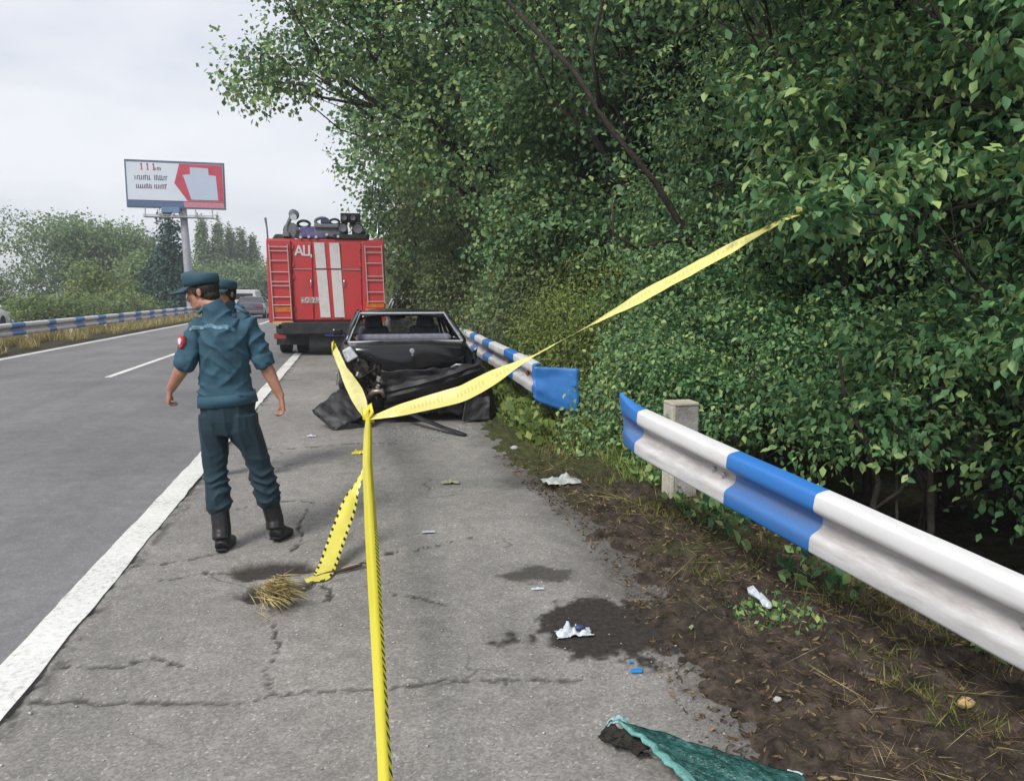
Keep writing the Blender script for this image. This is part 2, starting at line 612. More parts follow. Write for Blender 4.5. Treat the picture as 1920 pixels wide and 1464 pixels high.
jy = SY + (fbm(SX * 22, SY * 22, 47, 3) - .5) * 0.07
near = SY < 16
for ci, (poly, hw) in enumerate(CRACKS):
    d = seg_dist(jx, jy, poly)
    w = hw * 0.8 * (0.25 + 0.9 * vnoise(SX * 9, SY * 9, 77))
    crack = np.maximum(crack, (1 - smooth(w * 0.6, w * 1.25 + 0.006, d)) * (smooth(.22, .45, vnoise(SX * 5, SY * 5, 78) + .12) if ci > 1 else .7 + .3 * vnoise(SX * 5, SY * 5, 78)))
# crumbled strip beside the painted edge line
edge_c = smooth(0.13, 0.0, SX + 1.345) * smooth(0.42, 0.62, fbm(SX * 20, SY * 12, 8, 4))
edge_c = np.where(SX > -1.36, edge_c, 0) * 0.75
# potholes: two shallow bowls with a broken rim
pot = np.zeros_like(SX)
def bowl(cx, cy, rx, ry, s):
    q = np.hypot((SX - cx) / rx, (SY - cy) / ry) + (fbm(SX * 9, SY * 9, s, 4) - .5) * 0.9
    return 1 - smooth(0.66, 0.96, q)
pot = np.maximum(bowl(-0.50, 4.60, 0.30, 0.20, 61), np.maximum(bowl(-0.47, 4.25, 0.17, 0.17, 62), bowl(-0.32, 4.32, .1, .12, 63)))
# dark soil washed over the asphalt
st = np.hypot((SX - 1.25) / 0.50, (SY - 3.38) / 0.40) + (fbm(SX * 5, SY * 5, 90, 6) - .5) * 1.5
st2 = np.hypot((SX - 1.02) / 0.22, (SY - 4.2) / 0.16) + (fbm(SX * 9, SY * 9, 91, 5) - .5) * 1.3
st = st + (fbm(SX * 24, SY * 24, 97, 4) - .5) * 0.7
soil = np.maximum(1 - smooth(0.74, 1.02, st), 0.8 * (1 - smooth(0.55, 1.0, st2)))
rim = smooth(1.1, 1.75, SX + (fbm(SX * 3, SY * 3, 95, 5) - .5) * 0.8) * 0.6
soil = np.maximum(soil, rim)
SZ = SZ - crack * 0.012 - pot * 0.035 - edge_c * 0.01 + soil * 0.004 * fbm(SX * 25, SY * 25, 5, 3)
SZ = SZ - 0.004
SZ = np.where(SX < -1.37, -0.003, SZ)
soil = np.maximum(soil, pot * 0.95)
crack = np.maximum(crack, edge_c)
sh = bpy.data.objects.new("hard_shoulder", grid_mesh("hard_shoulder", SX, SY, SZ, M_SHOULDER, {'crack': crack, 'soil': soil}))
tag(link(sh), kind='structure')
sheet("hard_shoulder", -1.5, 2.15, 59.9, 420, -0.002, M_SHOULDER, 3, 20)
sheet("hard_shoulder", -1.5, 2.15, -12, 0.61, -0.004, M_SHOULDER, 3, 20)

# ------------------------------------------------------------------ earth verge beside the shoulder, falling into a ditch under the trees
def edge_x(y):
    return np.interp(y, [0, 2.0, 3.0, 3.9, 5.0, 6.5, 8.0, 9.5, 11, 14, 60], [1.40, 1.40, 1.45, 1.62, 1.66, 1.58, 1.52, 1.65, 1.95, 2.0, 2.0])


def verge_h(X, Y):
    e = edge_x(Y) - .2 + (fbm(X * 4, Y * 4, 21, 5) - .5) * 0.4 + (fbm(X * 21, Y * 21, 22, 4) - .5) * 0.22
    up = smooth(-0.02, 0.28, X - e)
    z = -0.05 + up * (0.055 + 0.05 * fbm(X * 2.2, Y * 2.2, 23, 3))
    z = z + up * (fbm(X * 14, Y * 14, 25, 5) - .5) * 0.11
    z = z - smooth(2.7, 4.6, X) * 0.62
    return z


def v_rows(a, b, k):
    r = [a]
    while r[-1] < b: r.append(r[-1] + k * max(r[-1], 1.5))
    return np.array(r)


VX, VY = np.meshgrid(np.concatenate([np.arange(1.1, 3.4, 0.02), np.arange(3.4, 12, 0.12)]), v_rows(0.5, 70, 0.011))
VZ = verge_h(VX, VY)
gr = smooth(5.2, 7.5, VY + (fbm(VX * 2, VY * 2, 33, 4) - .5) * 3) * 0.9
gr = np.maximum(gr, 0.6 * smooth(0.58, 0.72, fbm(VX * 2.5, VY * 2.5, 36, 4)) * smooth(3.2, 4.5, VY))
vg = bpy.data.objects.new("earth_verge", grid_mesh("earth_verge", VX, VY, VZ, M_SOIL, {'grass': gr}))
tag(link(vg), kind='structure')
# the grassy median on the other side
LX, LY = np.meshgrid(np.linspace(-13.3, -8.45, 40), v_rows(4, 420, 0.02))
LZ = smooth(0, 0.25, LX + 8.78 < 0) * 0 + np.where(LX < -8.62, 0.02 + 0.09 * fbm(LX * 1.5, LY * 1.5, 41, 4), -0.03)
LZ = np.where(LX < -12.9, -0.03, LZ)
lv = bpy.data.objects.new("median_strip", grid_mesh("median_strip", LX, LY, LZ, M_SOIL, {'grass': np.full_like(LX, 0.2)}))
tag(link(lv), kind='structure')
# ------------------------------------------------------------------ foliage
M_BARK = mat("bark", (0.05, 0.042, 0.035), 0.9, 0.2, var=0.35, vscale=9, bump=0.8, bscale=30)
M_TWIG = mat("twig", (0.07, 0.055, 0.04), 0.85, 0.2, var=0.3, vscale=9)
LEAF_NEAR = leaf_mat("leaf_near", (0.028, 0.08, 0.03), (0.082, 0.195, 0.080), (0.32, 0.43, 0.15), 0.2, 0.5, 0.32)
LEAF_MID = leaf_mat("leaf_mid", (0.04, 0.095, 0.048), (0.115, 0.23, 0.10), (0.35, 0.45, 0.16), 0.25, 0.5, 0.35)
LEAF_SHADE = leaf_mat("leaf_shade", (0.010, 0.026, 0.013), (0.022, 0.052, 0.024), (0.05, 0.085, 0.035), 0.15, 0.5, 0.3)  # shade deep between the back trees, put into the leaf colour
LEAF_WILLOW = leaf_mat("leaf_willow", (0.065, 0.095, 0.05), (0.14, 0.185, 0.085), (0.25, 0.29, 0.12), 0.3, 0.55, 0.3)
LEAF_FAR = leaf_mat("leaf_far", (0.07, 0.125, 0.065), (0.14, 0.225, 0.10), (0.26, 0.33, 0.14), 0.3, 0.6, 0.2)
LEAF_YELLOW = leaf_mat("leaf_yellow", (0.075, 0.125, 0.035), (0.15, 0.22, 0.055), (0.28, 0.33, 0.09), 0.3, 0.55, 0.3)
LEAF_CONIFER = leaf_mat("leaf_conifer", (0.018, 0.055, 0.042), (0.035, 0.09, 0.068), (0.07, 0.13, 0.09), 0.1, 0.6, 0.2)
LEAF_HEDGE = leaf_mat("leaf_hedge", (0.055, 0.10, 0.035), (0.115, 0.18, 0.06), (0.25, 0.29, 0.11), 0.25, 0.55, 0.3)
GRASS = leaf_mat("grass_blade", (0.06, 0.085, 0.018), (0.15, 0.18, 0.04), (0.30, 0.29, 0.09), 0.3, 0.6, 0.25)
DRY = leaf_mat("dry_grass", (0.22, 0.165, 0.07), (0.42, 0.34, 0.15), (0.6, 0.52, 0.28), 0.2, 0.7, 0.2)
LITTER = leaf_mat("leaf_litter", (0.035, 0.025, 0.015), (0.09, 0.065, 0.035), (0.26, 0.19, 0.10), 0.1, 0.8, 0.15)

LEAF_V = np.array([(0, 0, 0), (0, .52, -.04), (0, 1.0, -.16), (-.36, .40, .07), (.36, .40, .07), (-.24, .72, .02), (.24, .72, .02)], float)
LEAF_F = np.array([(0, 4, 1), (4, 6, 1), (6, 2, 1), (0, 1, 3), (3, 1, 5), (5, 1, 2)])
SLIM_V = np.array([(0, 0, 0), (0, 1.0, -.12), (-.15, .45, .03), (.15, .45, .03)], float)
SLIM_F = np.array([(0, 3, 1), (0, 1, 2)])
FAR_V = np.array([(0, 0, 0), (0, 1.0, -.08), (-.42, .5, .06), (.42, .5, .06)], float)
FAR_F = np.array([(0, 3, 1), (0, 1, 2)])


def unit(v):
    return v / (np.linalg.norm(v, axis=-1, keepdims=True) + 1e-9)


def leaf_cloud(blobs, total, size, droop=0.35, spray=0.22, per=14, seed=0, flat=0.5, hole=0.42, inner=0.3, lay=0.36):
    """leaf poses through clumpy ellipsoids: sprays of leaves round twig ends; blobs (cx,cy,cz,rx,ry,rz[,weight])"""
    r = np.random.default_rng(seed + 100)
    w = np.array([(b[6] if len(b) > 6 else 1.0) * (b[3] * b[4] + b[3] * b[5] + b[4] * b[5]) for b in blobs])
    w = w / w.sum()
    P, D, Nn, S, T = [], [], [], [], []
    for bi, b in enumerate(blobs):
        k = max(2, int(total * w[bi] / per * 1.7))
        d = unit(r.normal(size=(k, 3)))
        rad = np.where(r.random(k) < inner, r.random(k) ** 0.5 * 0.8, 0.78 + 0.34 * r.random(k) ** 1.3)
        # lumps and holes in the outline
        lum = fbm(d[:, 0] * 2.3 + d[:, 2] * 1.7 + bi * 7.3, d[:, 1] * 2.3 - d[:, 2] * 1.9 + bi * 3.1, seed + 3, 3)
        keep = lum > hole - 0.12 * (rad < 0.75) + 0.0
        rad = rad * (0.72 + 0.62 * lum)
        c = np.array(b[:3]) + d * rad[:, None] * np.array(b[3:6])
        c, d = c[keep], d[keep]
        k = len(c)
        if k == 0: continue
        n = max(k, int(total * w[bi]))
        idx = r.integers(0, k, n)
        twig = unit(d + r.normal(size=d.shape) * 0.55 + np.array([0, 0, -droop * 0.4]))
        a = r.random(n)
        p = c[idx] + twig[idx] * ((a - .4) * spray * 2)[:, None] + r.normal(size=(n, 3)) * spray * np.array([.5 + (.36 - lay), .5 + (.36 - lay), lay])
        tip = unit(twig[idx] * 0.7 + r.normal(size=(n, 3)) * 0.6 + np.array([0, 0, -droop]))
        nor = unit(r.normal(size=(n, 3)) * flat + np.array([0, 0, 0.9]) + d[idx] * 0.45)
        ct = r.random(k) * 0.5
        P.append(p); D.append(tip); Nn.append(nor)
        S.append(size * (0.5 + 0.8 * r.random(n)))
        T.append(np.clip(ct[idx] + r.random(n) * 0.45 + 0.16 * (a > .8), 0, 1))
    return [np.concatenate(x) for x in (P, D, Nn, S, T)]


def leaf_frames(D, Nn):
    y = D
    x = unit(np.cross(y, Nn))
    z = np.cross(x, y)
    return x, y, z


def leaf_mesh(name, cloud, m, shape='leaf', wide=1.0):
    P, D, Nn, S, T = cloud
    V0, F0 = {'leaf': (LEAF_V, LEAF_F), 'slim': (SLIM_V, SLIM_F), 'far': (FAR_V, FAR_F)}[shape]
    x, y, z = leaf_frames(D, Nn)
    n, k = len(P), len(V0)
    V0 = V0 * np.array([1, 1, min(1.0, wide * 2.2)])
    V = P[:, None, :] + S[:, None, None] * (V0[None, :, 0:1] * wide * x[:, None, :] + V0[None, :, 1:2] * y[:, None, :] + V0[None, :, 2:3] * z[:, None, :])
    F = (F0[None] + (np.arange(n) * k)[:, None, None]).reshape(-1, 3)
    return fast_mesh(name, V.reshape(-1, 3), F, m, {'tint': np.repeat(T, k)})


SINGLE = []
def single_leaves(root, cloud, m, count, wide):
    """the nearest leaves of a plant, each an object of its own sharing a few meshes; returns the rest"""
    P, D, Nn, S, T = cloud
    loc = np.array(root.location)
    dist = np.linalg.norm(P + loc - np.array([0, 0, 1.62]), axis=1)
    order = np.argsort(dist - 0.0 * S)
    pick = order[:count * 3]
    pick = np.random.default_rng(5).permutation(pick)[:count]
    x, y, z = leaf_frames(D, Nn)
    key = m.name
    pool = [s for s in SINGLE if s[0] == key]
    if not pool:
        for t in (0.15, 0.35, 0.5, 0.65, 0.85):
            V = LEAF_V * np.array([wide, 1, 1])
            SINGLE.append((key, fast_mesh("leaf", V, LEAF_F, m, {'tint': np.full(len(V), t)})))
        pool = [s for s in SINGLE if s[0] == key]
    for i in pick:
        o = bpy.data.objects.new("leaf", pool[min(4, int(T[i] * 5))][1])
        M = Matrix(((x[i][0], y[i][0], z[i][0], P[i][0]), (x[i][1], y[i][1], z[i][1], P[i][1]), (x[i][2], y[i][2], z[i][2], P[i][2]), (0, 0, 0, 1)))
        o.matrix_basis = M @ Matrix.Scale(float(S[i]), 4)
        link(o, root)
    rest = np.ones(len(P), bool); rest[pick] = False
    return [a[rest] for a in cloud]


def limb_path(a, b, bend, r, n=6):
    a, b = np.array(a, float), np.array(b, float)
    out = []
    off = r.normal(size=3) * bend * np.linalg.norm(b - a)
    for i in range(n):
        t = i / (n - 1)
        out.append(a + (b - a) * t + off * math.sin(math.pi * t) + r.normal(size=3) * 0.015 * np.linalg.norm(b - a) * (0 < i < n - 1))
    return out


def plant(name, label, cat, base, blobs, n, size, m, shape='leaf', trunk_r=0.12, group=None, seed=0, singles=0, wide=1.0, stems=1, limbs=None, part='crown', fork=0.35, split=0, **kw):
    """a tree or bush: trunk(s) with limbs out to every clump, and a leafy crown; blobs in world coordinates"""
    r = np.random.default_rng(seed)
    root = thing(name, label, cat, base, 0, group)
    bl = [(b[0] - base[0], b[1] - base[1], b[2] - base[2]) + tuple(b[3:]) for b in blobs]
    lb_ = bl
    if split:                                        # each big clump is several flat boughs with air between them
        lb_ = []
        for b in bl:
            for q in range(split):
                d = unit(r.normal(size=3)) * (.35 + .45 * r.random())
                k = .42 + .2 * r.random()
                lb_.append((b[0] + d[0] * b[3], b[1] + d[1] * b[4], b[2] + d[2] * b[5], b[3] * k, b[4] * k, b[5] * k * .62) + tuple(b[6:]))
    cloud = leaf_cloud(lb_, n, size, seed=seed, **kw)
    if singles:
        cloud = single_leaves(root, cloud, m, singles, wide)
    o = bpy.data.objects.new(part, leaf_mesh(part, cloud, m, shape, wide))
    link(o, root)
    if singles: tag(o, kind='stuff')
    top = max(b[2] + b[5] * 0.3 for b in bl)
    cx = sum(b[0] for b in bl) / len(bl); cy = sum(b[1] for b in bl) / len(bl)
    for s in range(stems):
        tb = MB()
        off = (0, 0) if stems == 1 else (r.normal() * 0.15, r.normal() * 0.15)
        pts = limb_path((off[0], off[1], -0.3), (cx * 0.5 + off[0] * 3, cy * 0.5 + off[1] * 3, top * 0.8), 0.05, r, 8)
        tb.tube(pts, [trunk_r * (1.25 if i == 0 else 1) * (1 - 0.75 * i / 7) for i in range(8)], 8)
        tr = tb.build("trunk" if stems == 1 else "stem", M_BARK, root, smooth='all')
        if limbs is False: continue
        lb = MB()
        for b in bl[s::stems]:
            f = fork + 0.3 * r.random()
            a = pts[int(f * 7)]
            e = np.array(b[:3]) + r.normal(size=3) * 0.2 * np.array(b[3:6])
            pth = limb_path(a, e, 0.08, r, 6)
            lb.tube(pth, [trunk_r * 0.42 * (1 - 0.8 * i / 5) for i in range(6)], 6)
            for q in range(4):
                e2 = np.array(b[:3]) + unit(r.normal(size=3)) * np.array(b[3:6]) * 0.85
                lb.tube(limb_path(pth[3 + (q % 3)], e2, 0.08, r, 5), [trunk_r * 0.16 * (1 - 0.8 * i / 4) for i in range(5)], 5)
        lb.build("limb", M_BARK, tr, smooth='all')
    return root


# --- the tall trees and bushes that line the shoulder (crown clumps: centre, radii)
G_R = "roadside trees behind the guardrail"
plant("overhanging_tree", "tall tree reaching a leafy bough out over the road above the fire engine", "tree", (4.6, 18.5, -0.6),
      [(2.6, 17.6, 7.6, 2.0, 2.4, 1.8), (0.7, 18.4, 7.4, 1.5, 1.6, 1.5), (-0.9, 19.0, 7.0, 1.05, 1.2, .95), (-1.95, 19.4, 6.6, .75, .9, .75), (-0.2, 19, 8.6, 1.7, 1.4, .9), (-1.6, 19.4, 8.9, .9, .8, .35), (1.6, 17.8, 9.3, 2.2, 2.0, 1.0), (3.6, 18, 9.6, 2.4, 2.4, 1.8), (3.6, 17.5, 5.2, 2.2, 2.2, 1.8), (1.5, 18.4, 5.6, 1.3, 1.4, 1.2)],
      40000, 0.125, LEAF_MID, 'far', 0.2, G_R, seed=1, spray=0.25, hole=0.32)
plant("column_tree", "tall dense tree standing just past the fire engine by the road", "tree", (3.2, 28.0, -0.6),
      [(1.7, 27.5, 5.9, 2.2, 2.2, 2.2), (1.3, 28, 8.3, 1.7, 2, 1.8), (2.4, 28, 10.6, 2.2, 2.2, 2.2), (2.6, 27, 4.0, 1.8, 2, 1.8), (3.8, 27, 7.6, 2, 2, 3), (1.5, 28, 4.4, 1.3, 1.4, 1.0)],
      16000, 0.17, LEAF_MID, 'far', 0.22, G_R, seed=2, spray=0.33, hole=0.36)
plant("slender_tree", "dark slender-leaved tree rising behind the wrecked car roof", "tree", (4.9, 21.5, -0.6),
      [(3.4, 20.5, 4.6, 1.8, 1.9, 2.0), (3.0, 21.5, 2.8, 1.7, 1.8, 1.9), (4.2, 20, 6.8, 2, 2, 2.2), (2.5, 23, 3.9, 1.2, 1.4, 1.8)],
      14000, 0.15, LEAF_WILLOW, 'slim', 0.15, G_R, seed=3, spray=0.3, wide=1.3, hole=0.3)
plant("broad_tree", "broad tree with a dark leaning bough above the torn guardrail end", "tree", (5.6, 12.2, -0.6),
      [(4.4, 11.6, 5.6, 1.9, 2.0, 1.9), (3.2, 11.9, 7.0, 1.5, 1.6, 1.3), (5.6, 12, 7.6, 2.2, 2, 1.9), (4.2, 11.8, 8.6, 2.2, 2, 1.2), (2.3, 12.4, 8.1, 1.2, 1.3, 1.0), (5.2, 11.4, 3.6, 1.7, 1.6, 1.6), (2.3, 13, 6.3, 1.0, 1.2, .9)],
      24000, 0.105, LEAF_MID, 'leaf', 0.14, G_R, seed=4, split=7, inner=.18, spray=0.3, hole=0.36, lay=.2, per=20)
plant("hedgerow_tree", "mid-sized tree leaning out over the flattened guardrail plate", "tree", (5.0, 15.2, -0.6),
      [(3.9, 14.8, 3.5, 1.5, 1.6, 1.7), (3.5, 15.2, 5.4, 1.5, 1.5, 1.5), (4.8, 14.6, 1.9, 1.3, 1.4, 1.5), (3.3, 15.6, 2.0, 1.1, 1.3, 1.3)],
      14000, 0.11, LEAF_MID, 'far', 0.14, G_R, seed=5, split=5, inner=.18, spray=0.24, hole=0.36)
plant("thorny_tree", "shaggy narrow-leaved tree in the dim hollow behind the yellow tape", "tree", (5.4, 9.4, -0.6),
      [(4.4, 9.2, 3.2, 1.3, 1.3, 1.5), (4.9, 9.0, 5.0, 1.5, 1.4, 1.3), (4.0, 9.7, 1.7, 1.1, 1.2, 1.3), (5.3, 8.6, 1.9, 1.2, 1.2, 1.4)],
      17000, 0.085, LEAF_MID, 'slim', 0.13, G_R, seed=6, split=6, inner=.18, spray=0.2, wide=1.5, hole=0.36)
plant("maple_tree", "big-leaved tree hanging its lowest boughs over the tape's far end", "tree", (5.9, 6.6, -0.7),
      [(4.8, 6.3, 3.9, 1.1, 1.1, 1.0), (5.3, 6.2, 5.3, 1.4, 1.3, 1.1), (4.1, 7.0, 4.9, 1.1, 1.1, 1.0), (3.3, 7.3, 5.9, 1.1, 1.1, .9), (4.3, 6.6, 6.4, 1.4, 1.3, 1.0), (3.7, 6.2, 3.0, .7, .7, .55), (5.3, 5.7, 3.2, 1.0, .9, .9), (4.6, 6.9, 2.5, .9, .9, .9)],
      24000, 0.092, LEAF_NEAR, 'leaf', 0.08, G_R, seed=7, split=7, inner=.18, singles=260, wide=.85, spray=0.22, hole=0.36, lay=.11, per=24, flat=.33)
plant("walnut_tree", "close tree with bright new leaves at the very top corner of the scene", "tree", (6.2, 4.4, -0.7),
      [(4.2, 4.2, 3.5, .7, .7, .7), (4.9, 4.5, 4.2, .9, .9, .9), (4.3, 4.7, 4.9, .9, .9, .7), (3.5, 5.0, 4.3, .6, .6, .55), (5.3, 4.2, 2.6, .9, .8, .9), (4.3, 3.9, 2.6, .5, .5, .55), (2.80, 4.22, 2.13, .24, .22, .15, 2.6), (3.4, 4.4, 2.35, .4, .4, .35)],
      15000, 0.085, LEAF_NEAR, 'leaf', 0.07, G_R, seed=8, split=6, inner=.18, singles=260, wide=.85, spray=0.20, hole=0.36, lay=.11, per=24, flat=.33)

G_B = "bushes growing behind the guardrail"
plant("roadside_bush", "leafy bush crowding over the near white rail closest to the road", "bush", (4.35, 3.75, -0.5),
      [(4.05, 3.75, 1.35, .55, .55, .6), (4.5, 4.1, 1.9, .7, .65, .6), (4.35, 3.5, .75, .5, .5, .4), (4.9, 3.7, 1.2, .7, .6, .8), (4.9, 4.3, .35, .7, .6, .45), (5.2, 3.7, .3, .6, .5, .5)],
      9000, 0.075, LEAF_NEAR, 'leaf', 0.035, G_B, seed=11, split=5, inner=.18, singles=260, wide=.82, stems=3, spray=0.17, hole=0.32, lay=.12, per=22, flat=.35, part='foliage')
plant("roadside_bush", "rounded bush behind the rail's blue band, pale tops over dark hollows", "bush", (4.3, 5.0, -0.5),
      [(3.95, 4.9, 1.05, .6, .6, .6), (4.3, 5.2, 1.5, .75, .7, .5), (3.7, 5.1, .55, .5, .5, .4), (4.8, 5.0, 1.0, .7, .6, .8)],
      8000, 0.07, LEAF_NEAR, 'leaf', 0.035, G_B, seed=12, split=5, inner=.18, singles=260, wide=.82, stems=3, spray=0.17, hole=0.32, lay=.12, per=22, flat=.35, part='foliage')
plant("roadside_bush", "low dense bush right behind the concrete rail post", "bush", (3.8, 6.5, -0.4),
      [(3.45, 6.3, .75, .6, .6, .55), (3.9, 6.7, 1.15, .7, .65, .6), (3.3, 6.9, .55, .5, .5, .5), (4.4, 6.2, .9, .6, .6, .7)],
      9000, 0.06, LEAF_NEAR, 'leaf', 0.03, G_B, seed=13, split=5, inner=.18, singles=260, wide=.85, stems=3, spray=0.12, hole=0.34, part='foliage')
plant("roadside_bush", "tall bush in the shade between the tape's end and the near bushes", "bush", (5.0, 6.9, -0.5),
      [(4.6, 6.7, 1.9, .8, .8, .8), (5.2, 6.0, 2.0, .8, .8, .9), (4.2, 7.4, 1.5, .7, .7, .7), (5.5, 5.2, 1.6, .8, .8, 1.0)],
      9000, 0.075, LEAF_NEAR, 'leaf', 0.04, G_B, seed=14, split=6, inner=.18, singles=120, wide=.82, stems=3, spray=0.2, hole=0.36, lay=.12, per=24, flat=.35, part='foliage')
plant("roadside_bush", "bush of fine leaves filling the gap where the guardrail is missing", "bush", (4.0, 8.6, -0.4),
      [(3.6, 8.4, 1.0, .8, .8, .8), (4.1, 8.9, 1.9, .8, .8, .8), (3.3, 9.2, .7, .6, .7, .6)],
      11000, 0.06, LEAF_MID, 'leaf', 0.03, G_B, seed=15, split=5, inner=.18, singles=60, wide=0.95, stems=3, spray=0.14, hole=0.34, part='foliage')
plant("roadside_bush", "low leafy bush reaching the asphalt edge just before the flattened blue plate", "bush", (2.75, 8.1, -0.1),
      [(2.55, 7.6, .38, .5, .6, .4), (2.85, 8.3, .7, .6, .6, .5), (2.45, 8.7, .35, .4, .5, .35), (3.1, 7.6, .8, .6, .6, .5)],
      8000, 0.055, LEAF_MID, 'leaf', 0.02, G_B, seed=21, split=4, inner=.2, singles=80, wide=.9, stems=3, spray=0.13, hole=0.3, part='foliage')
plant("roadside_bush", "small scrubby bush between the concrete post and the rail gap", "bush", (2.85, 6.85, -0.1),
      [(2.8, 6.7, .35, .4, .5, .38), (3.05, 7.1, .75, .5, .5, .45), (2.55, 7.1, .25, .35, .4, .28)],
      6000, 0.05, LEAF_NEAR, 'leaf', 0.02, G_B, seed=22, split=4, inner=.2, singles=120, wide=.9, stems=3, spray=0.12, hole=0.3, part='foliage')
plant("roadside_bush", "yellowish weedy bush above the bent blue guardrail end plate", "bush", (3.7, 11.2, -0.3),
      [(3.3, 10.9, .9, .8, .9, .8), (3.8, 11.5, 1.5, .8, .8, .7), (3.0, 11.8, .8, .6, .8, .7)],
      12000, 0.06, LEAF_YELLOW, 'slim', 0.03, G_B, seed=16, wide=1.6, stems=3, spray=0.16, hole=0.32, part='foliage')
plant("roadside_bush", "pale feathery bush next to the wrecked car's roof pillar", "bush", (3.6, 14.3, -0.3),
      [(3.1, 14.0, 1.1, .8, .9, .9), (3.5, 14.8, 1.9, .9, .9, .8), (2.9, 15.6, 1.0, .8, .9, .9)],
      10000, 0.085, LEAF_WILLOW, 'slim', 0.03, G_B, seed=17, wide=1.4, stems=3, spray=0.2, hole=0.3, part='foliage')
plant("roadside_bush", "grey-green bush beside the fire engine's rear corner", "bush", (2.9, 20.3, -0.3),
      [(2.5, 19.8, 1.2, .9, 1.1, 1.0), (2.7, 21.2, 2.1, .9, 1.1, 1.0), (2.3, 22.4, 1.4, .8, 1.0, 1.1)],
      9000, 0.12, LEAF_WILLOW, 'slim', 0.04, G_B, seed=18, wide=1.4, stems=3, spray=0.26, hole=0.3, part='foliage')
plant("roadside_bush", "far bush closing the gap between fire engine and tall trees", "bush", (2.7, 32, -0.3),
      [(2.2, 31, 1.8, 1.2, 1.6, 1.7), (2.6, 34, 2.6, 1.4, 1.8, 2.0)],
      6000, 0.16, LEAF_WILLOW, 'far', 0.05, G_B, seed=19, stems=3, spray=0.33, hole=0.3, part='foliage')
# the trees further back that close the wall of green
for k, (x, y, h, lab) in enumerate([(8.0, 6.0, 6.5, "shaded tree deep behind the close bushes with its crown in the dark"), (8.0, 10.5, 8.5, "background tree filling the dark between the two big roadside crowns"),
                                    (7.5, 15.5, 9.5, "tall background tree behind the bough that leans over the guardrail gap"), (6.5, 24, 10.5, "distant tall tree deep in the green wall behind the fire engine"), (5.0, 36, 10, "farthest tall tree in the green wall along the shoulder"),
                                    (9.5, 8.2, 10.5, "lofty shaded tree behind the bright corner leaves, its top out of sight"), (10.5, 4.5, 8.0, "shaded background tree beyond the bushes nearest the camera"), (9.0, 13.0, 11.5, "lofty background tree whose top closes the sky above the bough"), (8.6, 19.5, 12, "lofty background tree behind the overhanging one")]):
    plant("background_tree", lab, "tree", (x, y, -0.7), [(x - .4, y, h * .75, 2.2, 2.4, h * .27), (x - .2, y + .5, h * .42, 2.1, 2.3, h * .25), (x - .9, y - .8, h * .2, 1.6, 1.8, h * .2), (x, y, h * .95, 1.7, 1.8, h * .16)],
          20000, 0.30 if y < 20 else 0.28, LEAF_SHADE if y < 18 else LEAF_MID, 'far', 0.14, "trees in the second row", seed=30 + k, spray=0.4, hole=0.2, inner=0.4)

# the leaning dark bough
bt = thing("leaning_bough", "bare dark bough leaning diagonally through the leaves high over the rail gap", "bough", (5.6, 9.6, -0.6))
tb = MB()
pth = [(0.1, 0.3, 0), (-.4, 0, 1.5), (-1.3, -.5, 2.6), (-2.05, -.75, 3.5), (-2.62, -.75, 4.1), (-3.02, -.6, 4.75), (-3.72, -.3, 5.55), (-4.0, 0, 6.6)]
tb.tube(pth, [.10, .075, .05, .036, .033, .030, .026, .02], 9)
tb.build("bough", M_BARK, bt, smooth='all')
tb = MB()
tb.tube([(-2.75, -.75, 4.35), (-2.9, -.9, 4.9), (-2.8, -1.1, 5.6)], [.035, .025, .015], 6)
tb.build("twig", M_BARK, bt, smooth='all')
tb = MB()
tb.tube([(-3.75, -.3, 5.75), (-4.4, -.2, 5.9), (-5.2, -.1, 5.85), (-6.1, 0, 6.1)], [.03, .025, .018, .008], 6)
tb.build("twig", M_BARK, bt, smooth='all')
tb = MB()
tb.tube([(-1.5, -.5, 2.9), (-2.2, -.6, 2.75), (-2.55, -.7, 2.9), (-2.6, -.8, 3.3)], [.03, .025, .018, .01], 6)
tb.build("twig", M_TWIG, bt, smooth='all')

# --- the far side of the road
G_L = "trees beyond the far guardrail"
def far_tree(label, x, y, h, w, m=LEAF_FAR, n=12000, size=0.27, seed=0, name="far_tree", low=0.12):
    r = np.random.default_rng(seed)
    bl = [(x + r.normal() * w * .25, y + r.normal() * w * .3, h * (low + .1 + (0.8 - low) * r.random()), w * (.28 + .12 * r.random()), w * .35, h * (.16 + .06 * r.random())) for _ in range(9)]
    bl += [(x, y, h * .82, w * .3, w * .3, h * .17), (x, y, h * .45, w * .42, w * .42, h * .28)]
    return plant(name, label, "tree", (x, y, -0.8), bl, n, size, m, 'far', 0.02 * h, G_L, seed=seed, spray=size * 2, hole=0.2, inner=.5)


far_tree("big round pale green tree, the widest across the road", -26.8, 83, 8.9, 10.5, n=20000, seed=41)
far_tree("rounded green tree at the big tree's shoulder nearer the billboard", -21.3, 82, 7.6, 6.5, seed=42)
far_tree("sparse tree at the edge of the scene with sky between its leaves", -34.5, 82, 4.2, 5.0, n=4000, seed=43)
far_tree("low tree filling behind the hedge beneath the billboard", -16.6, 70, 4.6, 6.0, seed=44, low=0.05)
far_tree("bluish green tree close behind the fire engine's ladder", -9.0, 118, 6.6, 7.0, seed=45, size=.4)
far_tree("hazy green tree in the line of poplars by the road's end", -15.5, 112, 5.2, 8.0, seed=46, size=.4)
far_tree("hazy low tree where the road runs out of sight", -4.0, 130, 8.0, 10.0, seed=47, size=.5)
far_tree("tree closing the road's end behind the fire engine", 3.0, 120, 10.0, 10.0, seed=48, size=.5)
far_tree("yellow green bushy tree behind the far guardrail", -18.6, 62, 3.6, 3.6, LEAF_YELLOW, 3500, .26, 49, low=0.02)

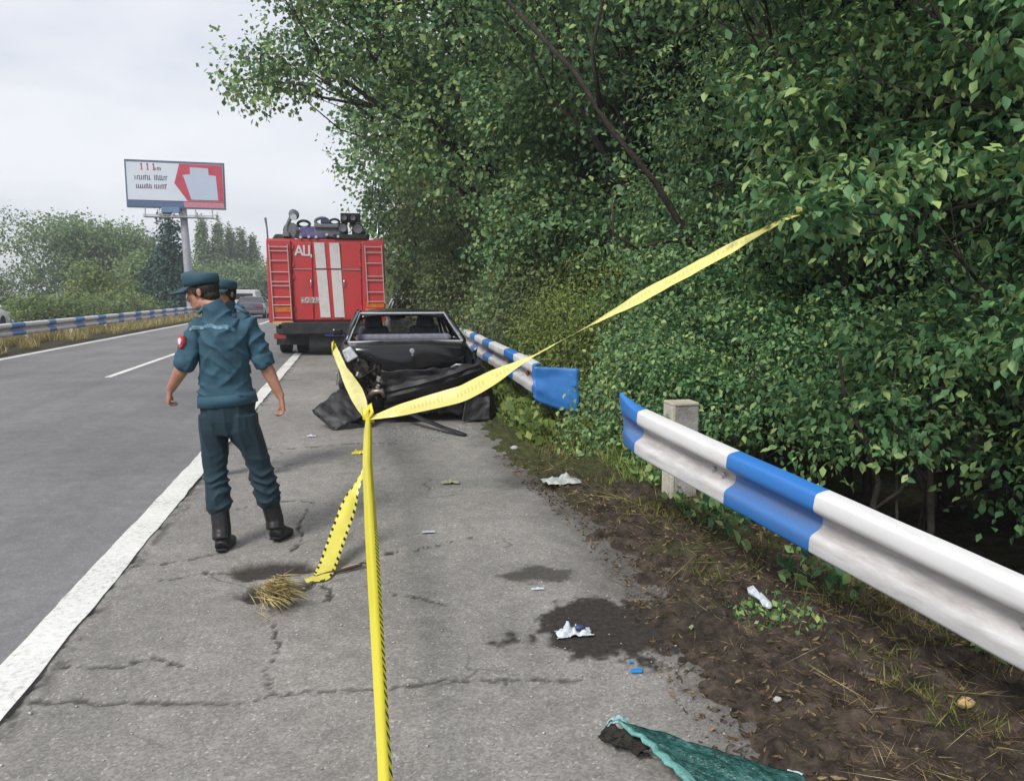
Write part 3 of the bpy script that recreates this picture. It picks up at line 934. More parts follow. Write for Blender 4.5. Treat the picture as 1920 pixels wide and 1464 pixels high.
def conifer(label, x, y, h, w, seed):
    bl = [(x, y, h * t, w * (1.05 - t) * .55 + .15, w * (1.05 - t) * .55 + .15, h * .11) for t in (.08, .2, .32, .44, .56, .68, .8, .91)]
    return plant("conifer", label, "tree", (x, y, -0.8), bl, 8000, .26, LEAF_CONIFER, 'slim', .18, G_L, seed=seed, spray=.3, wide=2.0, hole=0.25, limbs=False)


conifer("dark blue-green conifer standing right beside the billboard pole", -13.0, 61.5, 8.0, 2.6, 51)
conifer("squat dark conifer at the foot of the taller one", -14.3, 63, 4.6, 2.6, 52)

def poplar(label, x, y, h, w, seed):
    bl = [(x, y, h * t, w * k, w * k, h * .13) for t, k in ((.15, .42), (.3, .5), (.45, .5), (.6, .45), (.74, .36), (.86, .25), (.95, .14))]
    return plant("poplar", label, "tree", (x, y, -0.8), bl, 7500, .32, LEAF_FAR, 'far', .16, "poplars in a row far behind the road", seed=seed, spray=.4, hole=0.15, inner=.5, limbs=False)


for k, (x, y, h, lab) in enumerate([(-20.6, 118, 11.6, "poplar nearest the billboard pole, leaning and loose-leaved"), (-18.6, 119, 11.4, "tallest slim poplar, second from the billboard pole"), (-17.3, 121, 10.6, "slim poplar third from the billboard pole"),
                                    (-15.9, 122, 10.2, "poplar fourth from the billboard pole, wider at the foot"), (-14.4, 123, 9.4, "shortest poplar of the row nearest the fire engine")]):
    poplar(lab, x, y, h, 1.9, 60 + k)

# hedges along the median
G_H = "hedge bushes behind the far guardrail"
hl = ["clipped hedge bush nearest the white car", "broad hedge bush second from the white car", "hedge bush with pale flower tops in mid row", "rounded hedge bush below the yellow green tree", "hedge bush below the conifers", "darker hedge bush beside the officer's brow", "farthest hedge bush by the road's vanishing end"]
for k, (x, y, w) in enumerate([(-15.5, 43, 2.2), (-14.9, 47, 2.6), (-14.6, 52, 2.6), (-14.4, 57, 2.6), (-14.2, 63, 2.8), (-14.0, 70, 3.2), (-13.9, 79, 3.6)]):
    plant("hedge_bush", hl[k], "hedge", (x, y, 0), [(x, y, .55, w * .55, w, .6), (x + .2, y - w * .6, .8, w * .4, w * .6, .55), (x - .1, y + w * .5, .75, w * .4, w * .6, .6), (x - .5, y, 1.0, w * .4, w * .6, .4)],
          4200, .17, LEAF_HEDGE, 'far', .04, G_H, seed=70 + k, stems=2, spray=.25, hole=.25, limbs=False, part='foliage')
# ------------------------------------------------------------------ paints and other materials
def rail_paint(name, col, dcol, damt):
    """painted steel with road grime caught in streaks"""
    m, N, L, P = nodes_of(name)
    tc = N.new('ShaderNodeTexCoord')
    mp = N.new('ShaderNodeMapping'); mp.inputs['Scale'].default_value = (9, 2.2, 14)
    L.new(tc.outputs['Object'], mp.inputs['Vector'])
    n = N.new('ShaderNodeTexNoise'); n.inputs['Scale'].default_value = 1.6; n.inputs['Detail'].default_value = 8; n.inputs['Roughness'].default_value = 0.68
    L.new(mp.outputs[0], n.inputs['Vector'])
    at = N.new('ShaderNodeAttribute'); at.attribute_name = 'grime'
    ml = N.new('ShaderNodeMath'); ml.operation = 'MULTIPLY_ADD'; ml.inputs[1].default_value = 0.75
    ad = N.new('ShaderNodeMath'); ad.operation = 'ADD'
    L.new(n.outputs['Fac'], ad.inputs[0]); ad.inputs[1].default_value = -0.05
    L.new(at.outputs['Fac'], ml.inputs[0]); ml.inputs[2].default_value = -0.28
    a2 = N.new('ShaderNodeMath'); a2.operation = 'ADD'; L.new(ml.outputs[0], a2.inputs[0]); L.new(ad.outputs[0], a2.inputs[1])
    r = N.new('ShaderNodeMapRange'); r.inputs[1].default_value = 0.42; r.inputs[2].default_value = 0.95; r.inputs[4].default_value = damt
    L.new(a2.outputs[0], r.inputs[0])
    mx = N.new('ShaderNodeMix'); mx.data_type = 'RGBA'; mx.inputs[6].default_value = (*col, 1); mx.inputs[7].default_value = (*dcol, 1)
    L.new(r.outputs[0], mx.inputs[0]); L.new(mx.outputs[2], P.inputs['Base Color'])
    P.inputs['Roughness'].default_value = 0.42
    n2 = N.new('ShaderNodeTexNoise'); n2.inputs['Scale'].default_value = 7
    L.new(tc.outputs['Object'], n2.inputs['Vector'])
    bp = N.new('ShaderNodeBump'); bp.inputs['Strength'].default_value = 0.12; bp.inputs['Distance'].default_value = 0.02
    L.new(n2.outputs['Fac'], bp.inputs['Height']); L.new(bp.outputs[0], P.inputs['Normal'])
    return m


RAIL_W = rail_paint("rail_white_paint", (0.66, 0.655, 0.655), (0.25, 0.22, 0.21), 0.8)
RAIL_B = rail_paint("rail_blue_paint", (0.03, 0.17, 0.50), (0.13, 0.15, 0.19), 0.55)
STEEL = mat("galvanised_steel", (0.42, 0.43, 0.44), 0.45, 0.5, 0.6, var=0.15, vscale=12, dirt=(0.16, 0.13, 0.10), damt=0.5)
CONCRETE = mat("post_concrete", (0.36, 0.355, 0.34), 0.9, 0.25, var=0.14, vscale=16, bump=0.5, bscale=70, dirt=(0.17, 0.15, 0.12), dscale=7, damt=0.6)
POST_PALE = mat("post_pale_edge", (0.60, 0.57, 0.47), 0.85, 0.25, var=0.12, vscale=18, bump=0.4, bscale=60, dirt=(0.42, 0.30, 0.12), dscale=6, damt=0.7)

WPROF = [(.180, -.010), (.179, .010), (.170, .056), (.162, .070), (.150, .076), (.100, .080), (.078, .077), (.064, .066), (.036, .016), (.026, .006), (.014, .001), (0, 0)]
WPROF = WPROF + [(-h, d) for h, d in WPROF[-2::-1]]


def w_beam(name, path, bands, parent, loc, flare=None, step=0.06, amp=0.0, seed=0, k=1.0):
    """path: (x, y, z of the centre); bands: list of (arc length where blue starts, ends); front faces -X of a rail running along -Y"""
    path = [np.array(p, float) for p in path]
    seg = [np.linalg.norm(b - a) for a, b in zip(path[:-1], path[1:])]
    cum = np.concatenate([[0], np.cumsum(seg)])
    S = np.arange(0, cum[-1], step)
    cuts = sorted(c for b in bands for c in b if 0 < c < cum[-1])
    S = np.unique(np.concatenate([S, cuts, [cum[-1]]]))
    P = np.stack([np.interp(S, cum, [p[i] for p in path]) for i in range(3)], 1)
    # round the bends a little
    for _ in range(3):
        P[1:-1] = P[1:-1] * .5 + (P[:-2] + P[2:]) * .25
    T = np.gradient(P, axis=0); T /= np.linalg.norm(T, axis=1)[:, None] + 1e-9
    V, G = [], []
    np_ = len(WPROF)
    for i, s in enumerate(S):
        t = T[i]
        up = np.array([0, 0, 1.0]); up = up - t * up.dot(t); up /= np.linalg.norm(up)
        fr = np.cross(up, t)
        if fr[0] > 0: fr = -fr
        fl, ex, tw = (1, 0, 0) if flare is None else flare(s)
        ring = []
        for back in (0, 1):
            for q, (h, d) in enumerate(WPROF if not back else WPROF[::-1]):
                hh = h * k * (1 + ex * (1 if h > 0 else .4))
                dd = d * fl * k - back * 0.006 + tw * h
                w = 0
                if amp: w = amp * (fbm(np.array([s * 3.0]), np.array([h * 9.0]), seed, 3)[0] - .5)
                ring.append(P[i] + up * hh + fr * (dd + w))
                G.append(0.95 if -.04 < h <= 0.04 else (0.62 if h < -.03 and h > -.11 else 0.25))
        V += ring
    n = np_ * 2
    F, mi = [], []
    for i in range(len(S) - 1):
        mid = (S[i] + S[i + 1]) / 2
        blue = any(a <= mid <= b for a, b in bands)
        for j in range(n):
            F.append((i * n + j, i * n + (j + 1) % n, (i + 1) * n + (j + 1) % n, (i + 1) * n + j)); mi.append(1 if blue else 0)
    V = np.array(V) - np.array(loc)
    me = fast_mesh(name, V, np.array(F), [RAIL_W, RAIL_B], {'grime': np.array(G)}, smooth=True)
    me.polygons.foreach_set('material_index', mi)
    bm = bmesh.new(); bm.from_mesh(me)
    for e in (0, len(S) - 1):
        bm.verts.ensure_lookup_table()
        vs = [bm.verts[e * n + j] for j in range(n)]
        for j in range(np_ - 1):
            try:
                f = bm.faces.new((vs[j], vs[j + 1], vs[n - 2 - j], vs[n - 1 - j])); f.material_index = mi[0] if e == 0 else 0
            except ValueError: pass
    bmesh.ops.recalc_face_normals(bm, faces=bm.faces); bm.to_mesh(me); bm.free()
    try: me.set_sharp_from_angle(angle=R(40))
    except Exception: pass
    o = bpy.data.objects.new("rail", me)
    return link(o, parent)


# near guardrail, torn off at the end towards the wreck
gl = thing("guardrail", "near white and blue guardrail beam with a torn flared blue end", "guardrail", (1.86, 4.98, 0))
def near_flare(s):
    if s > 0.42: return (1, 0, 0)
    t = 1 - s / 0.42
    return (1 - 0.8 * t ** 1.3, 0.34 * t ** 3, 0.15 * t * t)
w_beam("rail", [(1.845, 5.10, .715), (1.855, 4.98, .71), (1.875, 4.83, .695), (2.01, 4.1, .62), (2.16, 3.2, .538), (2.325, 2.22, .452), (2.47, 1.3, .40), (2.60, 0.4, .38), (2.75, -1.5, .38)],
       [(0, .31), (1.27, 1.94), (4.2, 4.9), (6.3, 7)], gl, gl.location, near_flare, 0.035, 0.010, 3, .885)
for (x, y, z) in ((2.035, 3.93, .607), (2.025, 4.03, .617), (2.33, 2.2, .452)):
    b = MB(); b.lathe((x - 1.86 - .022, y - 4.98, z), [(.0, -.006), (.011, -.004), (.014, 0.004), (.014, .012)], 'X', 10); b.build("bolt", STEEL, gl, smooth=True)
pt = thing("guardrail_post", "short grey concrete post with a pale edge behind the torn rail end", "post", (2.5, 5.6, 0))
b = MB(); b.box((0.02, 0, .19), (.195, .16, 1.12)); b.build("shaft", CONCRETE, pt, bevel=.012)
b = MB(); b.box((-.094, -.0, .19), (.035, .175, 1.125)); b.build("edge_strip", POST_PALE, pt, bevel=.008)
b = MB(); b.box((0.0, 0, .763), (.225, .18, .028)); b.build("cap_slab", POST_PALE, pt, bevel=.01)
b = MB(); b.tube([(-.11, -.02, .66), (-.19, -.05, .66)], .014, 8); b.tube([(-.11, -.02, .66), (-.125, -.02, .66)], .026, 6); b.build("bolt", STEEL, pt)

# the other torn piece, running on past the wreck
fr = thing("guardrail", "broken guardrail run beside the wreck ending in a flattened blue plate", "guardrail", (2.2, 8.4, 0))
w_beam("rail", [(2.02, 8.25, .66), (2.04, 8.7, .66), (2.06, 10.2, .69), (2.12, 12.5, .70), (2.2, 14, .70), (2.3, 18, .70), (2.3, 60, .70)],
       [(0, .12), (1.35, 2.0), (3.4, 4.05), (5.3, 5.95)] + [(8 + 2.65 * i, 8.9 + 2.65 * i) for i in range(16)], fr, fr.location, None, 0.09, 0.03, 9)
X, Z = np.meshgrid(np.linspace(0, 1, 14), np.linspace(0, 1, 16))
px = 1.93 + X * .485 + .006 * np.sin(Z * 7)
pz = .475 + Z * (.335 - .02 * X) - .19 * (X ** .6) * (1 - Z) * 1.0
py = 8.25 - X * .12 - .03 * np.abs(X - .55) + .02 * np.cos(Z * 3 * math.pi) * (1 - X) ** 2 + (fbm(X * 5, Z * 5, 7, 3) - .5) * .025 + .02 * np.abs(Z - .35)
me = grid_mesh("end_plate", px - 2.2, py - 8.4, pz, [RAIL_B], {'grime': X * 0 + .35})
o = link(bpy.data.objects.new("end_plate", me), fr); md = o.modifiers.new("thick", 'SOLIDIFY'); md.thickness = .006
b = MB()
b.ell((-.175, .55, .665), (.02, .05, .03), 10, 6); b.build("red_reflector", mat("reflector_red", (0.22, 0.03, 0.04), 0.35), fr, smooth='all')
for k, y in enumerate((10.5, 14.5, 18.5, 22.5, 26.5)):
    b = MB(); b.box((.16, y - 8.4, .2), (.14, .12, 1.1)); b.build("post", CONCRETE, fr, bevel=.01)

# guardrail of the opposite side
lr = thing("guardrail", "long white guardrail with blue bands along the far edge of the road", "guardrail", (-9.9, 20, 0))
def lx(y): return -9.9
pathl = [(lx(y), y, .52) for y in np.arange(12, 160, 4.0)]
o = w_beam("rail", pathl, [(13.4 + 2.65 * i, 14.3 + 2.65 * i) for i in range(-5, 52)], lr, lr.location, None, 0.5, 0.0, 0, 1.08)
# it faces the road on its +X side
o.scale = (-1, 1, 1)
o.location.x = 0.0
for k in range(28):
    y = 27.0 - 4.0 * 3 + 4.0 * k
    b = MB(); b.box((lx(y) + 9.9 - .16, y - 20, .2), (.10, .14, 1.0)); b.build("post", POST_PALE if k < 9 else CONCRETE, lr)

# ------------------------------------------------------------------ billboard
WHITE_PRINT = mat("print_white", (0.60, 0.65, 0.72), 0.55, 0.3, var=0.06, vscale=0.7)
RED_PRINT = mat("print_red", (0.46, 0.06, 0.10), 0.55, 0.3, var=0.12, vscale=1.2)
GREY_PRINT = mat("print_grey", (0.44, 0.50, 0.62), 0.55, 0.3, var=0.04, vscale=0.6)
DARK_PRINT = mat("print_dark", (0.06, 0.07, 0.10), 0.6)
FRAME_BLUE = mat("billboard_frame", (0.10, 0.14, 0.20), 0.5, 0.4, 0.2)
POLE_GREY = mat("billboard_pole", (0.36, 0.37, 0.41), 0.5, 0.4, 0.2, var=0.1, vscale=2, dirt=(0.2, 0.18, 0.16), damt=.4)
BBX, BBY = -10.85, 54.0
bb = thing("billboard", "tall red and white advertising billboard on a grey pole above the trees", "billboard", (BBX, BBY, -0.8), R(4))
W2, ZB, HH = 2.95, 7.75, 2.95          # half width, bottom edge, height
b = MB(); b.box((0, .14, ZB + HH / 2), (2 * W2, .28, HH)); b.build("cabinet", FRAME_BLUE, bb)
b = MB(); b.box((0, -.02, ZB + HH / 2 + .16), (2 * W2 - .2, .04, HH - .62)); pan = b.build("poster", WHITE_PRINT, bb)
b = MB()
def bp(u, v): return (-W2 + .1 + u * (2 * W2 - .2), ZB + .47 + v * (HH - .62))
# red field: an arrow-shaped left edge, the pale stepped shape standing on it, and the band along the bottom
b.prism([bp(.545, .995), bp(.995, .995), bp(.998, .01), bp(.615, .01), bp(.485, .47)], -.052, -.02)
b.build("red_field", RED_PRINT, pan)
b = MB()
b.prism([bp(.655, .04), bp(.94, .04), bp(.925, .70), bp(.85, .72), bp(.845, .90), bp(.655, .91), bp(.652, .72), bp(.575, .70), bp(.60, .52)], -.064, -.052)
b.build("pale_field", GREY_PRINT, pan)
b = MB(); b.prism([(-W2 + .1, ZB + .08), (.45, ZB + .08), (.4, ZB + .43), (-W2 + .1, ZB + .43)], -.02, 0); b.build("blue_band", mat("print_blue", (0.07, 0.12, 0.22), .6), pan)
b = MB(); b.prism([(.45, ZB + .08), (W2 - .1, ZB + .08), (W2 - .1, ZB + .43), (.4, ZB + .43)], -.02, 0); b.build("pink_band", mat("print_pink", (0.50, 0.19, 0.24), .6), pan)
def glyph_numerals(mb, x, z, h):
    # a slanted numeral one with its flag and foot
    mb.prism([(x, z), (x + .30 * h, z), (x + .30 * h, z + .12 * h), (x + .22 * h, z + .12 * h), (x + .22 * h, z + h), (x + .10 * h, z + h), (x - .06 * h, z + .78 * h), (x - .02 * h, z + .70 * h), (x + .08 * h, z + .76 * h), (x + .08 * h, z + .12 * h), (x, z + .12 * h)], -.05, -.041)
b = MB()
for i in range(3):
    x, z = bp(.145 + .062 * i, .80); glyph_numerals(b, x, z, .42)
b.build("numeral", mat("print_text_red", (0.42, 0.03, 0.05), .6), pan)
b = MB()
rr = np.random.default_rng(4)
def word_line(mb, u0, u1, v, h, gap=()):
    # a line of small bold lettering, too far off to read: separate upright letter strokes joined by bars
    u = u0
    while u < u1:
        w = .010 + .008 * rr.random()
        if not any(a < u < c for a, c in gap):
            x0, z0 = bp(u, v); x1, _ = bp(u + w, v)
            hh = h * (.85 + .3 * rr.random())
            mb.prism([(x0, z0), (x0 + .045, z0), (x0 + .045, z0 + hh), (x0, z0 + hh)], -.05, -.041)
            if rr.random() < .75:
                zz = z0 if rr.random() < .5 else z0 + hh - .035
                mb.prism([(x0 + .03, zz), (x1, zz), (x1, zz + .06), (x0 + .03, zz + .06)], -.05, -.041)
        u += w + .005
word_line(b, .29, .345, .80, .16)
tag(b.build("small_lettering", mat("print_text_brown", (0.2, 0.05, 0.06), .6), pan), kind='stuff')
b = MB(); word_line(b, .08, .40, .535, .27, ((.245, .27),)); tag(b.build("lettering", DARK_PRINT, pan), kind='stuff')
b = MB(); word_line(b, .09, .40, .31, .25, ((.25, .275),)); tag(b.build("lettering", mat("print_text_maroon", (0.10, 0.04, 0.06), .6), pan), kind='stuff')
b = MB()
b.tube([(.55, .35, 0.0), (.3, .35, ZB + .1)], [.30, .22], 16); b.build("pole", POLE_GREY, bb, smooth=True)
b = MB(); b.box((.1, .1, ZB - .55), (4.2, .7, .06)); b.box((.1, -.25, ZB - .45), (4.2, .03, .05)); b.build("platform", POLE_GREY, bb)
for k in range(5):
    b = MB(); x = -1.9 + k * 1.0; b.tube([(x, 0, ZB - .55), (x, 0, ZB + .02)], .035, 6); b.build("strut", POLE_GREY, bb)
b = MB(); b.box((-.35, -.2, ZB - .13), (1.05, .3, .34)); b.build("meter_box", mat("box_blue", (0.12, 0.2, 0.32), .5), bb, bevel=.02)

# ------------------------------------------------------------------ fire engine
F_RED = mat("fire_engine_red", (0.47, 0.033, 0.036), 0.32, 0.5, var=0.08, vscale=2.2, dirt=(0.22, 0.06, 0.05), dscale=2.5, damt=.5, coat=.25)
F_WHITE = mat("truck_white_paint", (0.60, 0.58, 0.58), 0.5, 0.4, var=.06, vscale=3, dirt=(0.33, 0.3, 0.28), dscale=3, damt=.6)
F_BAR = mat("ladder_pale_bar", (0.50, 0.33, 0.32), 0.45, 0.5, .2, var=.1)
F_BLACK = mat("chassis_black", (0.018, 0.019, 0.022), 0.6, 0.4, var=.3, vscale=8, dirt=(0.07, .06, .05), dscale=6, damt=.5)
RUBBER = mat("tyre_rubber", (0.02, 0.02, 0.021), 0.85, 0.3, var=.2, bump=.3, bscale=60)
F_ORANGE = mat("marker_orange", (0.55, 0.14, 0.02), 0.3, 0.5, var=.2, vscale=10)
F_AMBER = mat("marker_yellow", (0.55, 0.36, 0.16), 0.4, 0.5)
F_GREY = mat("hose_grey", (0.16, 0.17, 0.19), 0.6, 0.4, .1, var=.25, vscale=9)
F_BLUE = mat("tarp_violet", (0.10, 0.09, 0.20), 0.7, 0.3, var=.3, vscale=8)
CHROME = mat("bright_metal", (0.62, 0.63, 0.65), 0.25, 0.5, .9, var=.1)
GLASS_DARK = glass_mat("window_tinted", (0.25, 0.28, 0.27), 0.14)
GLASS = glass_mat("window_clear", (0.90, 0.94, 0.92), 0.045)

ft = thing("fire_engine", "red fire engine parked on the shoulder seen from its back doors", "fire engine", (-.61, 20.4, 0))
def tx(px): return (px - 611) / 76.0
def tz(py): return 2.93 - (py - 450) / 75.0
b = MB(); b.box((0, 2.55, 1.895), (2.86, 5.0, 2.05)); bd = b.build("cargo_body", F_RED, ft, bevel=.03)
b = MB(); b.box((0, 2.5, 2.925), (2.92, 4.9, .05)); b.build("roof_edge", F_RED, ft, bevel=.015)
# side pillars proud of the middle doors
for x0, x1 in ((-1.45, -.86), (.88, 1.45)):
    b = MB(); b.box(((x0 + x1) / 2, .0, 1.885), (x1 - x0, .12, 2.05)); b.build("corner_locker", F_RED, ft, bevel=.02)
for x0, x1 in ((-.845, -.345), (.36, .865)):
    b = MB(); b.box(((x0 + x1) / 2, .03, 2.53), (x1 - x0 - .02, .05, .66)); b.build("upper_door", F_RED, ft, bevel=.015)
    b = MB(); b.box(((x0 + x1) / 2, .03, 1.55), (x1 - x0 - .02, .05, 1.26)); b.build("lower_door", F_RED, ft, bevel=.015)
    b = MB(); b.box(((x0 + x1) / 2, .0, 2.195), (x1 - x0 - .04, .03, .02)); b.build("door_bar", F_BAR, ft)
b = MB(); b.box((.005, .035, 2.53), (.66, .05, .66)); b.build("middle_panel", F_RED, ft, bevel=.012)
b = MB(); b.box((.005, .035, 1.55), (.66, .05, 1.26)); b.build("middle_panel", F_RED, ft, bevel=.012)
for xt, xb in ((-.175, -.06), (.195, .29)):
    for z0, z1 in ((2.22, 2.86), (.98, 2.18)):
        a0 = xb + (xt - xb) * (z0 - .95) / 1.95; a1 = xb + (xt - xb) * (z1 - .95) / 1.95
        b = MB(); b.prism([(a0 - .125, z0), (a0 + .125, z0), (a1 + .125, z1), (a1 - .125, z1)], -.012, .008); b.build("white_stripe", F_WHITE, ft)
# lettering: Cyrillic A and Tse in white
b = MB()
def stroke(mb, pts, w, y0=-.012, y1=.004):
    for (xa, za), (xb, zb) in zip(pts[:-1], pts[1:]):
        d = Vector((xb - xa, 0, zb - za)); n = Vector((-d.z, 0, d.x)).normalized() * w / 2
        mb.prism([(xa + n.x, za + n.z), (xb + n.x, zb + n.z), (xb - n.x, zb - n.z), (xa - n.x, za - n.z)], y0, y1)
x0, z0 = -.76, 2.535
stroke(b, [(x0, z0), (x0 + .09, z0 + .25)], .045); stroke(b, [(x0 + .09, z0 + .25), (x0 + .18, z0)], .045, -.0125); stroke(b, [(x0 + .04, z0 + .08), (x0 + .14, z0 + .08)], .04, -.011)
b.build("letter", F_WHITE, ft)
b = MB(); x0 += .215
stroke(b, [(x0, z0), (x0, z0 + .26)], .045); stroke(b, [(x0 + .125, z0), (x0 + .125, z0 + .26)], .045, -.0125); stroke(b, [(x0 - .02, z0 + .012), (x0 + .19, z0 + .012)], .04, -.011); stroke(b, [(x0 + .175, z0 - .05), (x0 + .175, z0 + .02)], .035, -.013)
b.build("letter", F_WHITE, ft)
# faded registration lettering
b = MB(); b.box((-.43, .0, 1.42), (.47, .012, .16)); pl = b.build("number_board", mat("board_faded", (.36, .2, .19), .6, var=.2, vscale=20), ft)
b = MB(); zz = 1.36; 
stroke(b, [(-.64, zz + .05), (-.60, zz + .05)], .05)
for x in (-.50,):
    b.tube([(x + .045 * math.cos(a), -.008, zz + .06 + .06 * math.sin(a)) for a in np.linspace(0, 2 * math.pi, 13)], .013, 5)
stroke(b, [(-.40, zz + .11), (-.33, zz + .11), (-.37, zz)], .024, -.013)
stroke(b, [(-.28, zz + .11), (-.21, zz + .11), (-.22, zz + .06), (-.28, zz + .06)], .024, -.0135)
b.build("numeral", F_WHITE, pl)
# ladders on both corners
for xa, xb, zr in ((-1.38, -.94, [2.74, 2.64, 2.4, 2.12, 1.88, 1.78, 1.5, 1.30, .98]), (.96, 1.38, [2.76, 2.62, 2.35, 2.02, 1.92, 1.62, 1.38])):
    b = MB()
    lo = min(zr) - .04
    for x, dx in ((xa, .05), (xb, .05)):
        b.tube([(x, -.10, 2.80), (x + dx, -.10, lo)], .016, 6)
    ld = b.build("ladder", F_BAR, ft)
    for z in zr:
        o_ = .05 * (2.8 - z) / (2.8 - lo)
        b = MB(); b.tube([(xa + o_, -.10, z), (xb + o_, -.10, z)], .014, 6); b.build("rung", F_BAR, ld)
for x0, x1, z0, z1 in ((-1.34, -.87, 1.12, 1.30), (.97, 1.42, 1.22, 1.36)):
    b = MB(); b.box(((x0 + x1) / 2, -.068, (z0 + z1) / 2), (x1 - x0, .02, z1 - z0)); b.build("marker_light", F_ORANGE, ft, bevel=.01)
for x0, x1, z in ((-1.36, -.86, .86), (.95, 1.44, 1.16)):
    b = MB(); b.box(((x0 + x1) / 2, -.07, z), (x1 - x0, .03, .07)); b.build("amber_strip", F_AMBER, ft)
for x, z in ((-.82, 2.75), (-.82, 2.3), (-.82, 2.0), (-.82, 1.2), (.84, 2.75), (.84, 2.3), (.84, 2.0), (.84, 1.2)):
    b = MB(); b.box((x, -.006, z), (.05, .04, .11)); b.build("hinge", F_RED, ft, bevel=.008)
for x, z in ((-.40, 1.85), (.42, 1.85)):
    b = MB(); b.tube([(x, .0, z - .09), (x, -.05, z - .08), (x, -.05, z + .08), (x, .0, z + .09)], .012, 6); b.build("door_handle", CHROME, ft, smooth='all')
# chassis, mudguards, wheels, cab
b = MB(); b.box((0, 3.2, .72), (2.3, 6.6, .3)); b.box((0, .02, .62), (2.5, .14, .16)); b.box((0, .2, .45), (1.0, .3, .5)); b.build("chassis", F_BLACK, ft, bevel=.02)
b = MB(); b.box((.15, -.06, .57), (.5, .02, .12)); b.build("blue_reflection", mat("reflection_blue", (.03, .04, .22), .5), ft)  # blue reflection under the chassis, painted as a thin panel
for x in (-1.16, -.72, .72, 1.16):
    for y in (1.35,) + ((5.9,) if abs(x) > 1 else ()):
        b = MB(); b.lathe((x, y, .5), [(.30, -.15), (.46, -.15), (.5, -.11), (.5, .11), (.46, .15), (.30, .15)], 'X', 26); w = b.build("wheel", RUBBER, ft, smooth=True)
        b = MB(); b.lathe((x, y, .5), [(.06, -.12), (.29, -.10), (.30, .10), (.06, .12)], 'X', 18); b.build("rim", F_BLACK, w, smooth=True)
for s in (-1, 1):
    b = MB(); b.box((s * .95, .66, .50), (.8, .02, .5)); b.build("mud_flap", F_BLACK, ft)
b = MB(); b.box((-1.2, -.02, .52), (.3, .06, .14)); b.build("tail_lamp", mat("lamp_red", (.25, .04, .04), .3), ft, bevel=.01)
b = MB(); b.box((1.2, -.02, .52), (.3, .06, .14)); b.build("tail_lamp", MAT["lamp_red"], ft, bevel=.01)
b = MB(); b.box((0, 6.2, 1.7), (2.5, 2.0, 1.9), taper=.94); b.build("cab", F_RED, ft, bevel=.08)
b = MB(); b.box((0, 6.35, 2.05), (2.52, 1.2, .6)); b.build("cab_window", F_BLACK, ft, bevel=.03)
# gear on the roof
b = MB()
b.tube([(-1.42, .1, 2.95), (-1.43, .1, 3.2), (-1.46, .1, 3.46)], [.022, .02, .028], 6); b.build("aerial", F_GREY, ft)
b = MB(); b.tube([(.78, .15, 2.96), (1.18, .15, 2.96), (1.29, .15, 3.06), (1.31, .15, 3.4)], .022, 6); b.build("grab_rail", CHROME, ft, smooth='all')
b = MB(); b.lathe((-.87, .5, 3.18), [(.02, -.12), (.2, -.12), (.2, -.09), (.14, -.08), (.14, .08), (.2, .09), (.2, .12), (.02, .12)], 'Y', 20); b.build("hose_reel", F_GREY, ft, smooth=True)
b = MB(); b.tube([(-1.0, .4, 2.95), (-.97, .4, 3.3), (-.86, .4, 3.52)], [.05, .045, .05], 8); b.lathe((-.79, .4, 3.58), [(.03, -.16), (.12, -.14), (.13, .1), (.05, .14)], 'Y', 16); b.build("water_cannon", F_GREY, ft, smooth=True)
b = MB(); b.lathe((-.79, .22, 3.5), [(.0, -.01), (.08, -.01), (.08, .02), (0, .02)], 'Y', 14); b.build("lamp", CHROME, ft, smooth=True)
b = MB(); b.box((-1.1, .7, 3.02), (.5, .8, .14), taper=.7); b.build("tool_bag", F_BLACK, ft, bevel=.04)
b = MB(); b.box((-.32, .9, 3.14), (.75, 1.4, .3), taper=.85); b.box((-.2, .25, 3.02), (.5, .35, .14)); b.build("rolled_tarpaulin", F_BLUE, ft, bevel=.05)
b = MB(); b.box((.1, .8, 3.18), (.78, 1.2, .34)); b.box((.1, .16, 3.28), (.78, .06, .08)); b.build("equipment_box", F_GREY, ft, bevel=.02)
for k, (x, z) in enumerate(((-.62, 2.99), (-.42, 3.0), (-.24, 3.0), (.02, 3.06), (.3, 3.02))):
    b = MB(); b.tube([(x, -.02, z), (x + .02, 1.8, z)], .035, 8); b.build("pipe", CHROME, ft, smooth=True)
for k, (x, y, z, r1, r2) in enumerate(((-.55, .35, 3.34, .15, .035), (-.1, .5, 3.42, .17, .04), (.22, .25, 3.40, .12, .03))):
    b = MB(); b.tube([(x + r1 * math.cos(a), y + .02 * math.sin(3 * a), z + r1 * .55 * math.sin(a)) for a in np.linspace(0, 2 * math.pi, 17)], r2, 7); b.build("coiled_hose", F_GREY if k % 2 else F_BLACK, ft, smooth='all')
for k, (x, z, w, h) in enumerate(((-.98, 3.07, .16, .12), (-.7, 3.08, .12, .2), (-.02, 3.42, .22, .1), (.33, 3.08, .1, .24), (1.02, 3.03, .14, .16), (.95, 3.14, .10, .1))):
    b = MB(); b.box((x, .3 + .1 * (k % 3), z), (w, .3, h), ry=.3 * (k % 2)); b.build("tool_box", (F_GREY, F_BLACK, F_BLUE)[k % 3], ft, bevel=.015)
b = MB(); b.box((.6, .7, 3.02), (.85, 1.4, .12)); b.build("hose_cradle", F_BLACK, ft, bevel=.02)
b = MB(); b.box((.62, .16, 3.5), (.5, .05, .24)); b.build("cradle_frame", F_BLACK, ft, bevel=.02)
